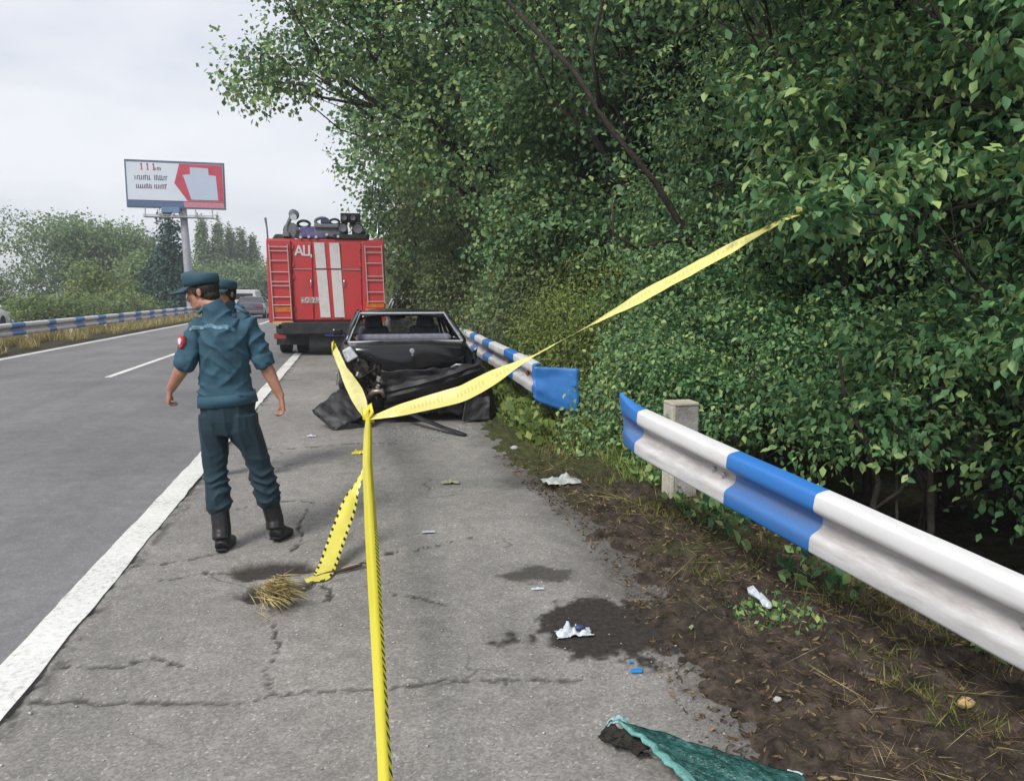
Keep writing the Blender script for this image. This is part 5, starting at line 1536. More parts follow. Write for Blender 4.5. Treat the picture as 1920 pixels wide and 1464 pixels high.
for (x, y, s, lab) in ((1.16, 2.98, .030, "bright blue plastic chip on the bare asphalt"), (1.165, 3.06, .012, "tiny blue crumb just past the blue chip")):
    r3 = thing("plastic_chip", lab, "plastic chip", (x, y, .002)); b = MB(); b.prism([(-s, -s * .4), (s * .6, -s * .6), (s, .2 * s), (s * .2, s * .55), (-s * .8, s * .4)], 0, .008, 'XY'); b.build("chip", BLUE_P, r3, bevel=.002)
rag("grey_rag", "bluish grey rag caught in the bushes beyond the gap in the rail", "rag", (3.05, 8.0, 1.05), .10, .08, .08, mat("rag_bluegrey", (.18, .21, .30), .9, var=.25, vscale=15), 14)

sk = thing("fallen_branch", "thin bare stick lying under the tape by the pothole", "stick", (-.1, 4.45, 0))
b = MB(); b.tube([(-.17, -.08, .012), (-.08, -.035, .016), (.02, .01, .014), (.12, .06, .02), (.2, .10, .016)], [.005, .009, .010, .009, .006], 7); b.tube([(.02, .01, .014), (.08, .07, .02), (.13, .1, .018)], [.006, .005, .003], 5); b.build("stick", M_TWIG, sk, smooth='all')
b = MB(); b.tube([(.0, .03, .012), (.09, .06, .022), (.17, .05, .012)], [.008, .008, .005], 6); b.build("twig", mat("stick_pale", (.3, .24, .18), .85), sk, smooth='all')

# clump of straw in the smaller pothole
sw = thing("straw_clump", "dry yellow straw clump in the pothole by the officer", "straw", (-.42, 4.12, -.01))
r_ = np.random.default_rng(3)
n = 420
a0 = r_.normal(size=(n, 2)) * np.array([.035, .07])
ang = r_.normal(-1.16, .17, n)
D = np.stack([np.cos(ang), np.sin(ang), .05 + .2 * np.abs(r_.normal(size=n))], 1); D = unit(D)
Pq = np.stack([a0[:, 0] - .06, a0[:, 1] + .10, .018 + .04 * r_.random(n)], 1)
o = link(bpy.data.objects.new("straw", leaf_mesh("straw", [Pq, D, unit(r_.normal(size=(n, 3)) * .4 + np.array([0, 0, 1])), .12 + .22 * r_.random(n), .3 + .7 * r_.random(n)], DRY, 'slim', .07)), sw)
tag(o, kind='stuff')

# broken sheet of green laminated car glass, bent over on itself
GREEN = mat("green_glass_crazed", (.010, .065, .058), .2, .6, var=.6, vscale=55, bump=.6, bscale=90, dirt=(.10, .26, .24), dscale=16, damt=.6)
GREEN_E = mat("green_glass_edge", (.12, .30, .27), .3, .5, var=.2, vscale=30, bump=.5, bscale=80)
gg = thing("broken_windscreen_glass", "folded sheet of crazed green car glass on the asphalt nearest the camera", "broken glass", (1.10, 2.20, 0))
U, V = np.meshgrid(np.linspace(0, 1, 60), np.linspace(0, 1, 34))
# u runs from the rolled end towards the verge, v from the raised ridge down to the camera side
wav = (fbm(U * 4, V * 3, 13, 3) - .5)
gx = -.20 + U * .50 + V * (.15 - .03 * U) + .03 * wav
gy = .27 - U * .34 - V * .46 + .03 * wav
gz = .018 + .085 * (1 - .7 * U) * np.cos(V * 1.3) + (fbm(U * 6, V * 6, 3, 4) - .5) * .035
o = link(bpy.data.objects.new("glass_sheet", grid_mesh("glass_sheet", gx, gy, gz, GREEN)), gg); md = o.modifiers.new("thick", 'SOLIDIFY'); md.thickness = .007
b = MB(); i_ = list(range(0, 34, 2))
b.tube([(gx[i, 0] + .006 * math.sin(i * 1.7), gy[i, 0], gz[i, 0] + .005) for i in i_], [(.008 + .018 * i / 34 + .003 * math.sin(i * 2.1), .007) for i in i_], 8); b.build("broken_edge", GREEN_E, gg, smooth='all')
b = MB(); b.tube([(gx[0, j], gy[0, j] + .003, gz[0, j] + .002) for j in range(0, 34, 2)], [(.007 + .005 * math.sin(j * 1.3), .004) for j in range(0, 34, 2)], 6); b.build("broken_edge", GREEN_E, gg, smooth='all')
U3, V3 = np.meshgrid(np.linspace(-1, 1, 12), np.linspace(-1, 1, 10))
o = link(bpy.data.objects.new("frosted_corner", grid_mesh("frosted_corner", -.205 + .035 * U3 + .01 * V3, .275 + .022 * V3 - .012 * U3, .088 + .014 * (1 - U3 ** 2) + (fbm(U3 * 2, V3 * 2, 5, 3) - .5) * .03, mat("glass_frosted", (.28, .44, .44), .4, var=.3, vscale=60, bump=.8, bscale=80))), gg); md = o.modifiers.new("thick", 'SOLIDIFY'); md.thickness = .006
# rolled black rubber seal at the end, standing under the lifted corner
U2, V2 = np.meshgrid(np.linspace(0, 1, 26), np.linspace(0, 1, 22))
cx = -.225 - .04 * np.sin(U2 * 3.1) + V2 * .11 + (fbm(U2 * 6, V2 * 6, 8, 3) - .5) * .035
cy = .275 - .0 * U2 - V2 * .10 + (fbm(U2 * 6, V2 * 6, 9, 3) - .5) * .03
cz = .012 + .085 * U2 * (1 - .55 * V2) + (fbm(U2 * 6, V2 * 6, 6, 3) - .5) * .03
o = link(bpy.data.objects.new("rubber_seal", grid_mesh("rubber_seal", cx, cy, np.maximum(cz, .003), mat("seal_black", (.022, .018, .015), .8, var=.7, vscale=45, bump=.8, bscale=90))), gg); md = o.modifiers.new("thick", 'SOLIDIFY'); md.thickness = .006
b = MB(); b.prism([(.27, -.045), (.345, -.085), (.315, .0)], .035, .041, 'XY'); b.build("clear_shard", mat("clear_shard_pale", (.55, .62, .70), .2), gg)

# ------------------------------------------------------------------ weeds, grass, stones, dead leaves
def blades(name, P, hgt, m, seed, lean=.5, wide=.09, shape='slim'):
    r_ = np.random.default_rng(seed); n = len(P)
    D = unit(np.stack([r_.normal(size=n) * lean, r_.normal(size=n) * lean, np.ones(n)], 1))
    Nn = unit(np.stack([r_.normal(size=n), r_.normal(size=n), .2 * np.ones(n)], 1))
    V0 = leaf_mesh(name, [P, D, Nn, hgt, r_.random(n)], m, shape, wide)
    return tag(link(bpy.data.objects.new(name, V0)), kind='stuff')


r_ = np.random.default_rng(21)
def verge_points(n, x0, x1, y0, y1, thr, s, scale=1.6, pw=1.0, off=.0):
    X = x0 + (x1 - x0) * r_.random(n * 4); Y = y0 + (y1 - y0) * r_.random(n * 4) ** pw
    k = (fbm(X * scale, Y * scale, s, 4) > thr) & (X > edge_x(Y) - off)
    X, Y = X[k][:n], Y[k][:n]
    return np.stack([X, Y, verge_h(X, Y) - .01], 1)


RUSTY = leaf_mat("rusty_grass", (0.10, 0.055, 0.025), (0.26, 0.16, 0.07), (0.48, 0.36, 0.18), 0.2, 0.7, 0.15)
MEADOW = leaf_mat("meadow_blade", (0.12, 0.19, 0.04), (0.28, 0.36, 0.09), (0.5, 0.5, 0.18), 0.35, 0.6, 0.25)
def nlabel(o, t): o['label'] = t; return o
P = verge_points(12000, 1.9, 4.2, 7.5, 22, .42, 51, 1.1)
blades("tall_grass", P, (.22 + .45 * r_.random(len(P))) * np.clip((P[:, 0] - 1.7) * 1.1, .3, 1.0), GRASS, 1, .33, .16)
P = verge_points(5000, 1.72, 3.0, 6.0, 11.5, .42, 63, 1.6)
blades("bright_grass", P, (.06 + .18 * r_.random(len(P))) * np.clip((P[:, 0] - 1.6) * 1.3, .3, 1.0), MEADOW, 14, .45, .12)
P = verge_points(6000, 1.8, 3.6, 6.6, 12.5, .45, 57, 1.4)
blades("weeds", P + np.array([0, 0, .25]) * r_.random((len(P), 1)), .06 + .07 * r_.random(len(P)), LEAF_YELLOW, 2, 1.2, .9, 'far')
P = verge_points(2600, 1.85, 3.0, 2.2, 7, .57, 53, 2.3)
blades("short_grass", P, .03 + .08 * r_.random(len(P)), GRASS, 3, .8, .2)
P = np.stack([r_.normal(size=260) * .13 + 2.0, r_.normal(size=260) * .10 + 3.36, np.zeros(260)], 1); P[:, 2] = verge_h(P[:, 0], P[:, 1])
blades("clover_patch", P, .015 + .03 * r_.random(260), LEAF_NEAR, 4, .9, .8, 'far')
P = verge_points(2000, 1.6, 3.6, 1.7, 6.8, .48, 54, 2.0)
blades("dry_straw", P, .03 + .10 * r_.random(len(P)) ** 2, DRY, 5, 3.5, .07)
P = verge_points(7000, 1.2, 2.9, 1.6, 7.5, .40, 55, 1.8, off=.2); P[:, 2] = np.maximum(P[:, 2] + .012, .004)
blades("dead_leaves", P, .010 + .038 * r_.random(len(P)) ** 2, LITTER, 6, 3.0, .42, 'leaf')
P = verge_points(1200, 2.3, 3.6, 2.0, 6.5, .45, 56, 2.0)
blades("ground_weeds", P + np.array([0, 0, .12]) * r_.random((len(P), 1)), .05 + .06 * r_.random(len(P)), LEAF_NEAR, 7, 1.2, .8, 'leaf')
n = 60000
X = -8.75 - 4.0 * r_.random(n) ** 1.2; Y = 17 + 60 * r_.random(n) ** 1.5
k = fbm(X * .9, Y * .5, 81, 3) > .40; X, Y = X[k], Y[k]
P = np.stack([X, Y, np.full(len(X), .03)], 1)
blades("median_dry_grass", P[::2], .15 + .3 * r_.random(len(P[::2])), DRY, 8, .4, .14)
blades("median_green_grass", P[1::2], .12 + .22 * r_.random(len(P[1::2])), GRASS, 9, .5, .16)
P = verge_points(160, 1.5, 3.2, 1.8, 5.5, .42, 59, 2.0); P[:, 2] += .03
blades("straw_stalks", P, .12 + .26 * r_.random(len(P)), DRY, 12, 5.0, .022)
P = verge_points(1500, 1.9, 3.4, 1.8, 5.2, .60, 60, 3.0)
Cc = [(2.0, 3.72, .16), (2.32, 3.30, .18), (2.58, 3.02, .16), (2.36, 2.52, .20), (1.84, 3.12, .12), (1.9, 2.55, .14), (2.15, 4.3, .18), (1.95, 5.0, .2), (2.5, 2.2, .2), (2.7, 3.5, .2), (1.75, 2.15, .12), (2.25, 2.15, .12)]
P2 = np.concatenate([np.stack([x + q * r_.normal(size=75), y + q * .8 * r_.normal(size=75), np.zeros(75)], 1) for x, y, q in Cc])
P2[:, 2] = verge_h(P2[:, 0], P2[:, 1]) + .004
blades("withered_grass", P2, .03 + .09 * r_.random(len(P2)), RUSTY, 15, 2.2, .06)
blades("withered_tufts", P, .03 + .10 * r_.random(len(P)), LITTER, 13, .8, .14)
# earth clods and stones
def stones(name, P, size, m, seed):
    r2_ = np.random.default_rng(seed)
    base = np.array([(1, 0, 0), (-1, 0, 0), (0, 1, 0), (0, -1, 0), (0, 0, 1), (0, 0, -1)], float)
    F0 = np.array([(0, 2, 4), (2, 1, 4), (1, 3, 4), (3, 0, 4), (2, 0, 5), (1, 2, 5), (3, 1, 5), (0, 3, 5)])
    n_ = len(P)
    V = base[None] * (.6 + .8 * r2_.random((n_, 6, 1))) + r2_.normal(size=(n_, 6, 3)) * .25
    V = V * size[:, None, None] * np.array([1, 1, .6]) + P[:, None]
    F = (F0[None] + np.arange(n_)[:, None, None] * 6).reshape(-1, 3)
    o_ = link(bpy.data.objects.new(name, fast_mesh(name, V.reshape(-1, 3), F, m)))
    return tag(o_, kind='stuff')


P = verge_points(9000, 1.05, 3.4, 1.5, 7.5, .36, 58, 1.5, off=.22); P[:, 2] = np.maximum(P[:, 2], -.004)
stones("earth_clods", P, .003 + .017 * r_.random(len(P)) ** 5, mat("clod", (.075, .058, .045), .95, .1, var=.4, vscale=30), 3)
n = 1500
X = -1.3 + 3.0 * r_.random(n); Y = 1.6 + 9 * r_.random(n) ** 1.6
stones("gravel", np.stack([X, Y, np.full(n, .0)], 1), .002 + .006 * r_.random(n) ** 3, mat("pale_grit", (.42, .41, .39), .8, var=.3, vscale=40), 4)
n = 260
P = np.stack([.2 + 1.2 * r_.random(n), 8.4 + 1.0 * r_.random(n), np.full(n, .0)], 1)
stones("glass_crumbs", P, .004 + .012 * r_.random(n) ** 2, mat("glass_crumb", (.30, .36, .36), .15, var=.5, vscale=60), 6)
for k, (x, y, s, lab) in enumerate(((2.28, 2.4, .035, "ochre stone in the dirt beneath the rail's lowest part"), (1.60, 7.67, .04, "pale grey stone at the grassy edge of the shoulder"), (1.60, 2.6, .018, "small white stone on the dark soil near the green glass"))):
    st_ = thing("stone", lab, "stone", (x, y, float(verge_h(np.array([x]), np.array([y]))[0])))
    b = MB(); b.ell((0, 0, s * .4), (s, s * .75, s * .65), 9, 6)
    b.v = [(px_ + .2 * s * math.sin(9 * py_ / s), py_ + .15 * s * math.cos(7 * px_ / s), pz_) for px_, py_, pz_ in b.v]
    b.build("rock", mat("stone_ochre" if k == 0 else "stone_grey", (.42, .29, .13) if k == 0 else (.42, .41, .38), .85, var=.25, vscale=40, bump=.5), st_, smooth='all')
# ------------------------------------------------------------------ people
SKIN = mat("skin", (.40, .20, .135), .55, .4, var=.14, vscale=22, bump=.08, bscale=120)
HAIR = mat("hair_dark", (.018, .013, .010), .6, .4, var=.4, vscale=60, bump=.4, bscale=150)
def cloth_mat(name, col, strength=.35):
    m, N, L, P = nodes_of(name)
    tc = N.new('ShaderNodeTexCoord')
    n = N.new('ShaderNodeTexNoise'); n.inputs['Scale'].default_value = 7; n.inputs['Detail'].default_value = 5
    L.new(tc.outputs['Object'], n.inputs['Vector'])
    rp = N.new('ShaderNodeValToRGB'); e = rp.color_ramp.elements
    e[0].position, e[0].color = .3, (*[c * .8 for c in col], 1); e[1].position, e[1].color = .7, (*[c * 1.22 for c in col], 1)
    L.new(n.outputs['Fac'], rp.inputs[0]); L.new(rp.outputs[0], P.inputs['Base Color'])
    P.inputs['Roughness'].default_value = .78
    P.inputs['Sheen Weight'].default_value = .03
    mp = N.new('ShaderNodeMapping'); mp.inputs['Scale'].default_value = (1, 1, .45); mp.inputs['Rotation'].default_value = (.3, .5, 0)
    L.new(tc.outputs['Object'], mp.inputs[0])
    n2 = N.new('ShaderNodeTexNoise'); n2.inputs['Scale'].default_value = 16; n2.inputs['Detail'].default_value = 3; n2.inputs['Distortion'].default_value = .6
    L.new(mp.outputs[0], n2.inputs[0])
    bp = N.new('ShaderNodeBump'); bp.inputs['Strength'].default_value = strength; bp.inputs['Distance'].default_value = .02
    L.new(n2.outputs['Fac'], bp.inputs['Height']); L.new(bp.outputs[0], P.inputs['Normal'])
    return m


SHIRT = cloth_mat("uniform_shirt_teal", (.019, .068, .104), .15)
TROUSER = cloth_mat("uniform_trousers_dark_teal", (.004, .021, .034), .15)
CAP_M = cloth_mat("cap_cloth", (.02, .062, .09), .15)
BOOT = mat("boot_leather", (.012, .012, .014), .42, .5, var=.3, vscale=20, bump=.2, bscale=60)


def remeshed(name, mb, voxel, m, parent, smooth_it=6, wrinkle=None):
    """fuse the collected closed shapes into one continuous skin"""
    me = mb.mesh("tmp", m)
    o = bpy.data.objects.new("tmp", me)
    COL.objects.link(o)
    md = o.modifiers.new("r", 'REMESH'); md.mode = 'VOXEL'; md.voxel_size = voxel
    if smooth_it:
        s = o.modifiers.new("s", 'SMOOTH'); s.iterations = smooth_it; s.factor = .5
    dg = bpy.context.evaluated_depsgraph_get()
    out = bpy.data.meshes.new_from_object(o.evaluated_get(dg), depsgraph=dg)
    bpy.data.objects.remove(o)
    out.name = name
    n = len(out.vertices)
    if wrinkle is not None:
        V = np.empty(n * 3, np.float32); out.vertices.foreach_get('co', V); V = V.reshape(-1, 3)
        Nn = np.empty(n * 3, np.float32); out.vertices.foreach_get('normal', Nn); Nn = Nn.reshape(-1, 3)
        V = V + Nn * wrinkle(V)[:, None]
        out.vertices.foreach_set('co', V.astype(np.float32).ravel())
    out.materials.clear(); out.materials.append(m)
    out.polygons.foreach_set('use_smooth', [True] * len(out.polygons))
    out.update()
    return link(bpy.data.objects.new(name, out), parent)


def vec(*a): return Vector(a)


def hand(mb, wrist, d, side, palm, s=1.0, curl=1.35):
    """palm and five bent fingers: d points to the fingers, side to the thumb, palm is the palm's normal"""
    d, side, palm = d.normalized(), side.normalized(), palm.normalized()
    mb.tube([wrist - d * .02, wrist + d * .02 * s, wrist + d * .055 * s, wrist + d * .09 * s], [(.024 * s, .018 * s), (.031 * s, .017 * s), (.040 * s, .016 * s), (.038 * s, .013 * s)], 10, side=side)
    for k, ln in enumerate((.078, .086, .080, .062)):
        r0 = wrist + d * .082 * s + side * (.029 - .0195 * k) * s
        p, a, dirv = r0, 0.25, d
        pts = [r0 - d * .02 * s, r0]
        for j, f in enumerate((.45, .31, .24)):
            ang = a + curl * (j + .25) * .75 + .05 * k
            dirv = d * math.cos(ang) + palm * math.sin(ang)
            p = p + dirv * ln * f * s
            pts.append(p)
        mb.tube(pts, [.0088 * s, .0092 * s, .0088 * s, .0080 * s, .0066 * s], 8, side=side)
    b0 = wrist + d * .022 * s + side * .024 * s
    mb.tube([b0 - side * .012 * s, b0 + side * .014 * s + d * .022 * s + palm * .008 * s, b0 + side * .016 * s + d * .05 * s + palm * .022 * s, b0 + side * .006 * s + d * .070 * s + palm * .034 * s],
            [.013 * s, .0115 * s, .0100 * s, .0075 * s], 8)


def head(mb, c, f, tilt=0.0, s=1.0):
    """c: head centre at eye height; f: the way it faces (horizontal); returns axes"""
    f = Vector((f[0], f[1], 0)).normalized()
    l = Vector((0, 0, 1)).cross(f).normalized()
    u = (Vector((0, 0, 1)) * math.cos(tilt) + f * math.sin(tilt)).normalized()
    f = l.cross(u).normalized() * (1)
    M = Matrix((l, f, u)).transposed()
    def e(x, y, z, rx, ry, rz, seg=16, rings=11): mb.ell(Vector(c) + (l * x + f * y + u * z) * s, (rx * s, ry * s, rz * s), seg, rings, M)
    e(0, -.012, .035, .074, .094, .076)          # skull
    e(0, .028, -.035, .058, .062, .078)          # face
    e(0, .058, -.090, .030, .030, .024)          # chin
    e(0, .025, -.085, .050, .052, .028)          # jaw
    e(0, .074, .030, .052, .020, .020)           # brow
    e(0, .070, .005, .050, .018, .022)
    mb.tube([Vector(c) + (f * .082 + u * .018) * s, Vector(c) + (f * .098 - u * .012) * s, Vector(c) + (f * .108 - u * .034) * s, Vector(c) + (f * .088 - u * .046) * s], [.009 * s, .012 * s, .017 * s, .012 * s], 9)
    e(.0, .086, -.066, .026, .012, .008); e(0, .084, -.078, .022, .011, .008)   # lips
    for sgn in (-1, 1):
        e(sgn * .038, .062, -.020, .024, .022, .024)     # cheeks
        e(sgn * .074, -.012, -.006, .009, .018, .030)    # ears
        e(sgn * .077, -.018, .004, .008, .014, .018)
    return l, f, u


def person(name, label, base, facing, J, hand_dirs, seed, cap_s=1.06, group=None, full=True):
    """J: joints in local metres (x across, y away from the camera, z up)"""
    root = thing(name, label, "person", base, R(-11.6), group)
    j = {k: Vector(v) for k, v in J.items() if k != 'tilt'}
    body = MB()
    # trunk and neck
    pel, wai, che, nk = j['pelvis'], j['waist'], j['chest'], j['neck']
    sx = (j['shoulder_b'] - j['shoulder_a']).normalized()
    body.tube([pel - vec(0, 0, .10), pel, wai, che, che + (nk - che) * .55, nk - vec(0, 0, .02)], [(.12, .09), (.14, .10), (.122, .094), (.13, .10), (.11, .09), (.06, .06)], 16, side=sx)
    hc = j['head']
    body.tube([nk - vec(0, 0, .06), nk + (hc - nk) * .35, hc - vec(0, 0, .06)], [.066, .057, .055], 12)
    l, f, u = head(body, hc, facing, J['tilt'][0], .95)
    for a in 'ab':
        S, E, W = j['shoulder_' + a], j['elbow_' + a], j['wrist_' + a]
        body.tube([S + (che - S) * .35, S, S + (E - S) * .35, E], [.06, .054, .047, .040], 12)
        body.tube([E + (S - E) * .08, E + (W - E) * .25, E + (W - E) * .65, W], [.040, .043, .034, (.027, .022)], 12)
        hd, sd, pm = hand_dirs[a]
        hand(body, W, Vector(hd), Vector(sd), Vector(pm), 1.0)
        H, K, A = j['hip_' + a], j['knee_' + a], j['ankle_' + a]
        body.tube([H + vec(0, 0, .05), H, H + (K - H) * .5, K, K + (A - K) * .3, A], [.07, .075, .066, .050, .052, .036], 12)
        T = j['toe_' + a]
        body.tube([A, A + (T - A) * .4 - vec(0, 0, .03) + vec(0, 0, .0), A + (T - A) * .75], [.034, (.026, .022), (.024, .016)], 10)
    remeshed("body", body, .006, SKIN, root, 5)
    # hair under the cap's rim, eyes, brows, ears keep the skin
    hr = MB()
    M = Matrix((l, f, u)).transposed()
    hr.ell(hc + f * -.022 + u * .020, (.077, .090, .070), 18, 11, M)
    hr.ell(hc + f * -.048 + u * -.030, (.060, .056, .046), 16, 9, M)
    for sgn in (-1, 1): hr.ell(hc + l * sgn * .068 + f * .016 + u * .008, (.010, .018, .035), 10, 7, M)
    remeshed("hair", hr, .006, HAIR, root, 3)
    for sgn in (-1, 1):
        b = MB(); b.ell(hc + l * sgn * .030 + f * .083 + u * .004, (.013, .009, .009), 10, 7, M); ey = b.build("eye", mat("eye_white", (.6, .57, .55), .3), root, smooth='all')
        b = MB(); b.ell(hc + l * sgn * .031 + f * .0905 + u * .004, (.006, .004, .006), 8, 6, M); b.build("iris", HAIR, ey, smooth='all')
        b = MB(); b.tube([hc + l * sgn * .012 + f * .094 + u * .028, hc + l * sgn * .034 + f * .090 + u * .034, hc + l * sgn * .054 + f * .074 + u * .028], [.004, .0055, .003], 6); b.build("eyebrow", HAIR, root, smooth='all')
    # cap: soft crown with a peak
    b = MB()
    cs = cap_s
    cc = hc + u * .052 - f * .008
    rings = []
    for h, rx, ry, sh in ((-.010, .085, .102, 0), (.022, .087, .104, .0), (.042, .088, .106, .003), (.058, .080, .098, .006), (.066, .060, .078, .008), (.069, .03, .04, .008)):
        rings.append([cc + (l * rx * math.cos(t) + f * (ry * math.sin(t) + sh)) * cs + u * (h + .014 * (math.sin(t)) * (h > .05)) * cs for t in np.linspace(0, 2 * math.pi, 28, endpoint=False)])
    b.loft(rings); cp = b.build("cap", CAP_M, root, smooth='all')
    b = MB()
    U = np.linspace(-1.15, 1.15, 15)
    top = []
    for r_ in (.0, .4, .8, 1.0):
        top.append([cc + (l * (.088 + .006 * r_) * math.sin(t) + f * (.098 * math.cos(t) + .11 * r_ * max(0, math.cos(t * 1.15)) ** .8)) * cs + u * (-.004 - .024 * r_ - .010 * math.sin(t) ** 2) * cs for t in U])
    b.loft(top, closed=False, caps=False); vz = b.build("visor", CAP_M, cp, smooth='all'); md = vz.modifiers.new("thick", 'SOLIDIFY'); md.thickness = .005
    b = MB(); b.lathe((0, 0, 0), [(0.0, 0), (.012, .0), (.012, .004), (0, .006)], 'Y', 12)
    b.v = [tuple(cc + f * .107 + u * .045 + Vector(v)) for v in b.v]; b.build("cap_badge", CHROME, cp)
    # shirt
    s = MB()
    s.tube([pel + vec(0, 0, .0), pel + (wai - pel) * .45, wai, wai + (che - wai) * .55, che, che + (nk - che) * .42, nk - vec(0, 0, .035)], [(.172, .124), (.166, .122), (.146, .112), (.146, .116), (.150, .118), (.126, .102), (.078, .078)], 20, side=sx)
    for a in 'ab':
        S, E, W = j['shoulder_' + a], j['elbow_' + a], j['wrist_' + a]
        s.tube([S + (che - S) * .5, S + vec(0, 0, .005), S + (E - S) * .3, S + (E - S) * .7, E + (W - E) * .02], [.066, .060, .056, .053, .055], 14)
        s.tube([S + (E - S) * .80, E + (W - E) * .10], [.060, .058], 14)
    s.tube([nk - vec(0, 0, .06), nk + (hc - nk) * .18, nk + (hc - nk) * .36], [(.088, .085), (.072, .070), (.067, .066)], 14)
    def fold(V):
        x, y, z = V[:, 0], V[:, 1], V[:, 2]
        def crease(ang, wl, warp, sd):
            p = x * math.cos(ang) + z * math.sin(ang) + warp * (fbm(x * 4 + sd, z * 4, seed + sd, 3) - .5)
            k = np.abs(((p / wl) % 1.0) - .5) * 2                  # sharp ridges between broad hollows
            return (1 - k) ** 2.2
        mask1 = smooth(.42, .60, fbm(x * 5 + 9, z * 5, seed + 21, 3)); mask2 = smooth(.38, .60, fbm(x * 6, z * 6 + 5, seed + 22, 3))
        up = smooth(.98, 1.12, z)
        waist = smooth(1.24, 1.02, z) * smooth(.90, .98, z)
        return .017 * crease(-.55, .085, .16, 3) * mask1 * up + .015 * crease(1.35, .062, .10, 5) * mask2 * waist + .013 * crease(.75, .075, .14, 7) * (1 - mask1) * up + .005 * fbm(x * 18, z * 18, seed + 4, 2)
    sh_ = remeshed("shirt", s, .0065, SHIRT, root, 4, fold)
    # hem band of the jacket
    b = MB()
    b.tube([pel + vec(0, 0, -.004), pel + (wai - pel) * .5], [(.186, .134), (.178, .132)], 24, side=sx, caps=False)
    hb = b.build("hem_band", SHIRT, sh_, smooth='all'); md = hb.modifiers.new("thick", 'SOLIDIFY'); md.thickness = .006
    for a in 'ab':
        S, E, W = j['shoulder_' + a], j['elbow_' + a], j['wrist_' + a]
        b = MB(); d = (E - S); b.tube([S + d * .78, S + d * .98, E + (W - E) * .10], [.059, .065, .060], 16, caps=False)
        cu = b.build("rolled_cuff", SHIRT, sh_, smooth='all'); md = cu.modifiers.new("thick", 'SOLIDIFY'); md.thickness = .012
        ep = MB(); q = S + vec(0, 0, .078); ep.tube([q + (nk - S) * .08, q + (nk - S) * .42 + vec(0, 0, .012)], [(.012, .028)] * 2, 6, side=(0, 0, 1)); ep.build("shoulder_strap", mat("strap_pale", (.05, .12, .17), .7, var=.2), sh_, smooth='all')
    # trousers, bloused over the boots
    t = MB()
    t.tube([pel + vec(0, 0, .05), pel + vec(0, 0, .02), pel - vec(0, 0, .10), pel - vec(0, 0, .19)], [(.146, .106), (.164, .122), (.158, .124), (.11, .10)], 18, side=sx)
    for a in 'ab':
        H, K, A = j['hip_' + a], j['knee_' + a], j['ankle_' + a]
        B_ = K + (A - K) * .62
        t.tube([H + vec(0, 0, .03), H - vec(0, 0, .06), H + (K - H) * .55, K, K + (A - K) * .25, K + (A - K) * .48, B_, B_ + (A - K) * .07], [(.090, .108), (.094, .106), .081, .070, .072, .077, .075, .056], 16, side=sx)
    def foldt(V):
        x, y, z = V[:, 0], V[:, 1], V[:, 2]
        low = smooth(.66, .45, z)
        p = z + .5 * x * np.sin(x * 14 + 1) + .16 * (fbm(x * 6, z * 5, seed + 7, 3) - .5)
        k = (1 - np.abs(((p / .06) % 1.0) - .5) * 2) ** 2
        p2 = x + .16 * z + .06 * (fbm(x * 5, z * 4, seed + 8, 2) - .5)
        k2 = (1 - np.abs(((p2 / .075) % 1.0) - .5) * 2) ** 2.5
        return .016 * k * low * smooth(.36, .62, fbm(x * 9, z * 9, seed + 5, 2)) + .010 * k2 * (1 - low) + .010 * (fbm(x * 9, z * 7, seed + 6, 3) - .5)
    tr_ = remeshed("trousers", t, .0065, TROUSER, root, 4, foldt)
    for a in 'ab':
        K, A, T = j['knee_' + a], j['ankle_' + a], j['toe_' + a]
        hl = J['heel_' + a]; Hl = Vector(hl)
        bt_ = MB()
        up = (K - A).normalized()
        bt_.tube([A + up * .20, A + up * .10, A + up * .02, A * .5 + Hl * .5 + vec(0, 0, .012)], [.060, .058, .058, .058], 14)
        dd = (T - Hl)
        bt_.tube([Hl + vec(0, 0, .025), Hl + dd * .25 + vec(0, 0, .045), Hl + dd * .6 + vec(0, 0, .03), T + vec(0, 0, .022), T + dd * .06 + vec(0, 0, .018)], [(.044, .038), (.054, .066), (.052, .042), (.042, .026), (.022, .014)], 14, side=sx)
        bo = remeshed("boot", bt_, .006, BOOT, root, 4)
        b = MB(); b.tube([Hl + vec(0, 0, .008) - dd * .08, Hl + dd * .3 + vec(0, 0, .007), Hl + dd * .65 + vec(0, 0, .007), T + vec(0, 0, .007) + dd * .08], [(.034, .009), (.043, .008), (.052, .009), (.032, .009)], 12, side=sx); b.build("sole", RUBBER, bo, smooth='all')
    return root, sh_, j


# the officer in front, seen from behind, glancing aside; local x = across the view, y = away from the camera
o1, s1, j1 = person("person", "officer in teal uniform and peaked cap walking away with sleeves rolled up", (-.68, 5.05, 0), (-.99, .10),
    dict(pelvis=(-.110, .02, .925), waist=(-.122, .015, 1.06), chest=(-.112, .0, 1.325), neck=(-.150, .01, 1.495), head=(-.236, .02, 1.622), tilt=(.18,),
         shoulder_a=(-.262, -.02, 1.405), elbow_a=(-.330, -.08, 1.18), wrist_a=(-.452, -.02, 1.015), shoulder_b=(.048, .03, 1.405), elbow_b=(.115, .06, 1.18), wrist_b=(.208, .08, .955),
         hip_a=(-.205, .02, .83), knee_a=(-.208, .01, .50), ankle_a=(-.160, -.05, .115), heel_a=(-.150, -.095, .0), toe_a=(-.165, .10, .0),
         hip_b=(-.025, .02, .83), knee_b=(.062, .07, .50), ankle_b=(.128, .12, .125), heel_b=(.135, .075, .02), toe_b=(.170, .255, .0)),
    dict(a=((-.35, .35, -.85), (-.45, .75, .3), (.75, .35, -.1)), b=((.12, .10, -1), (-.35, .9, .1), (-.9, -.35, -.1))), 3)
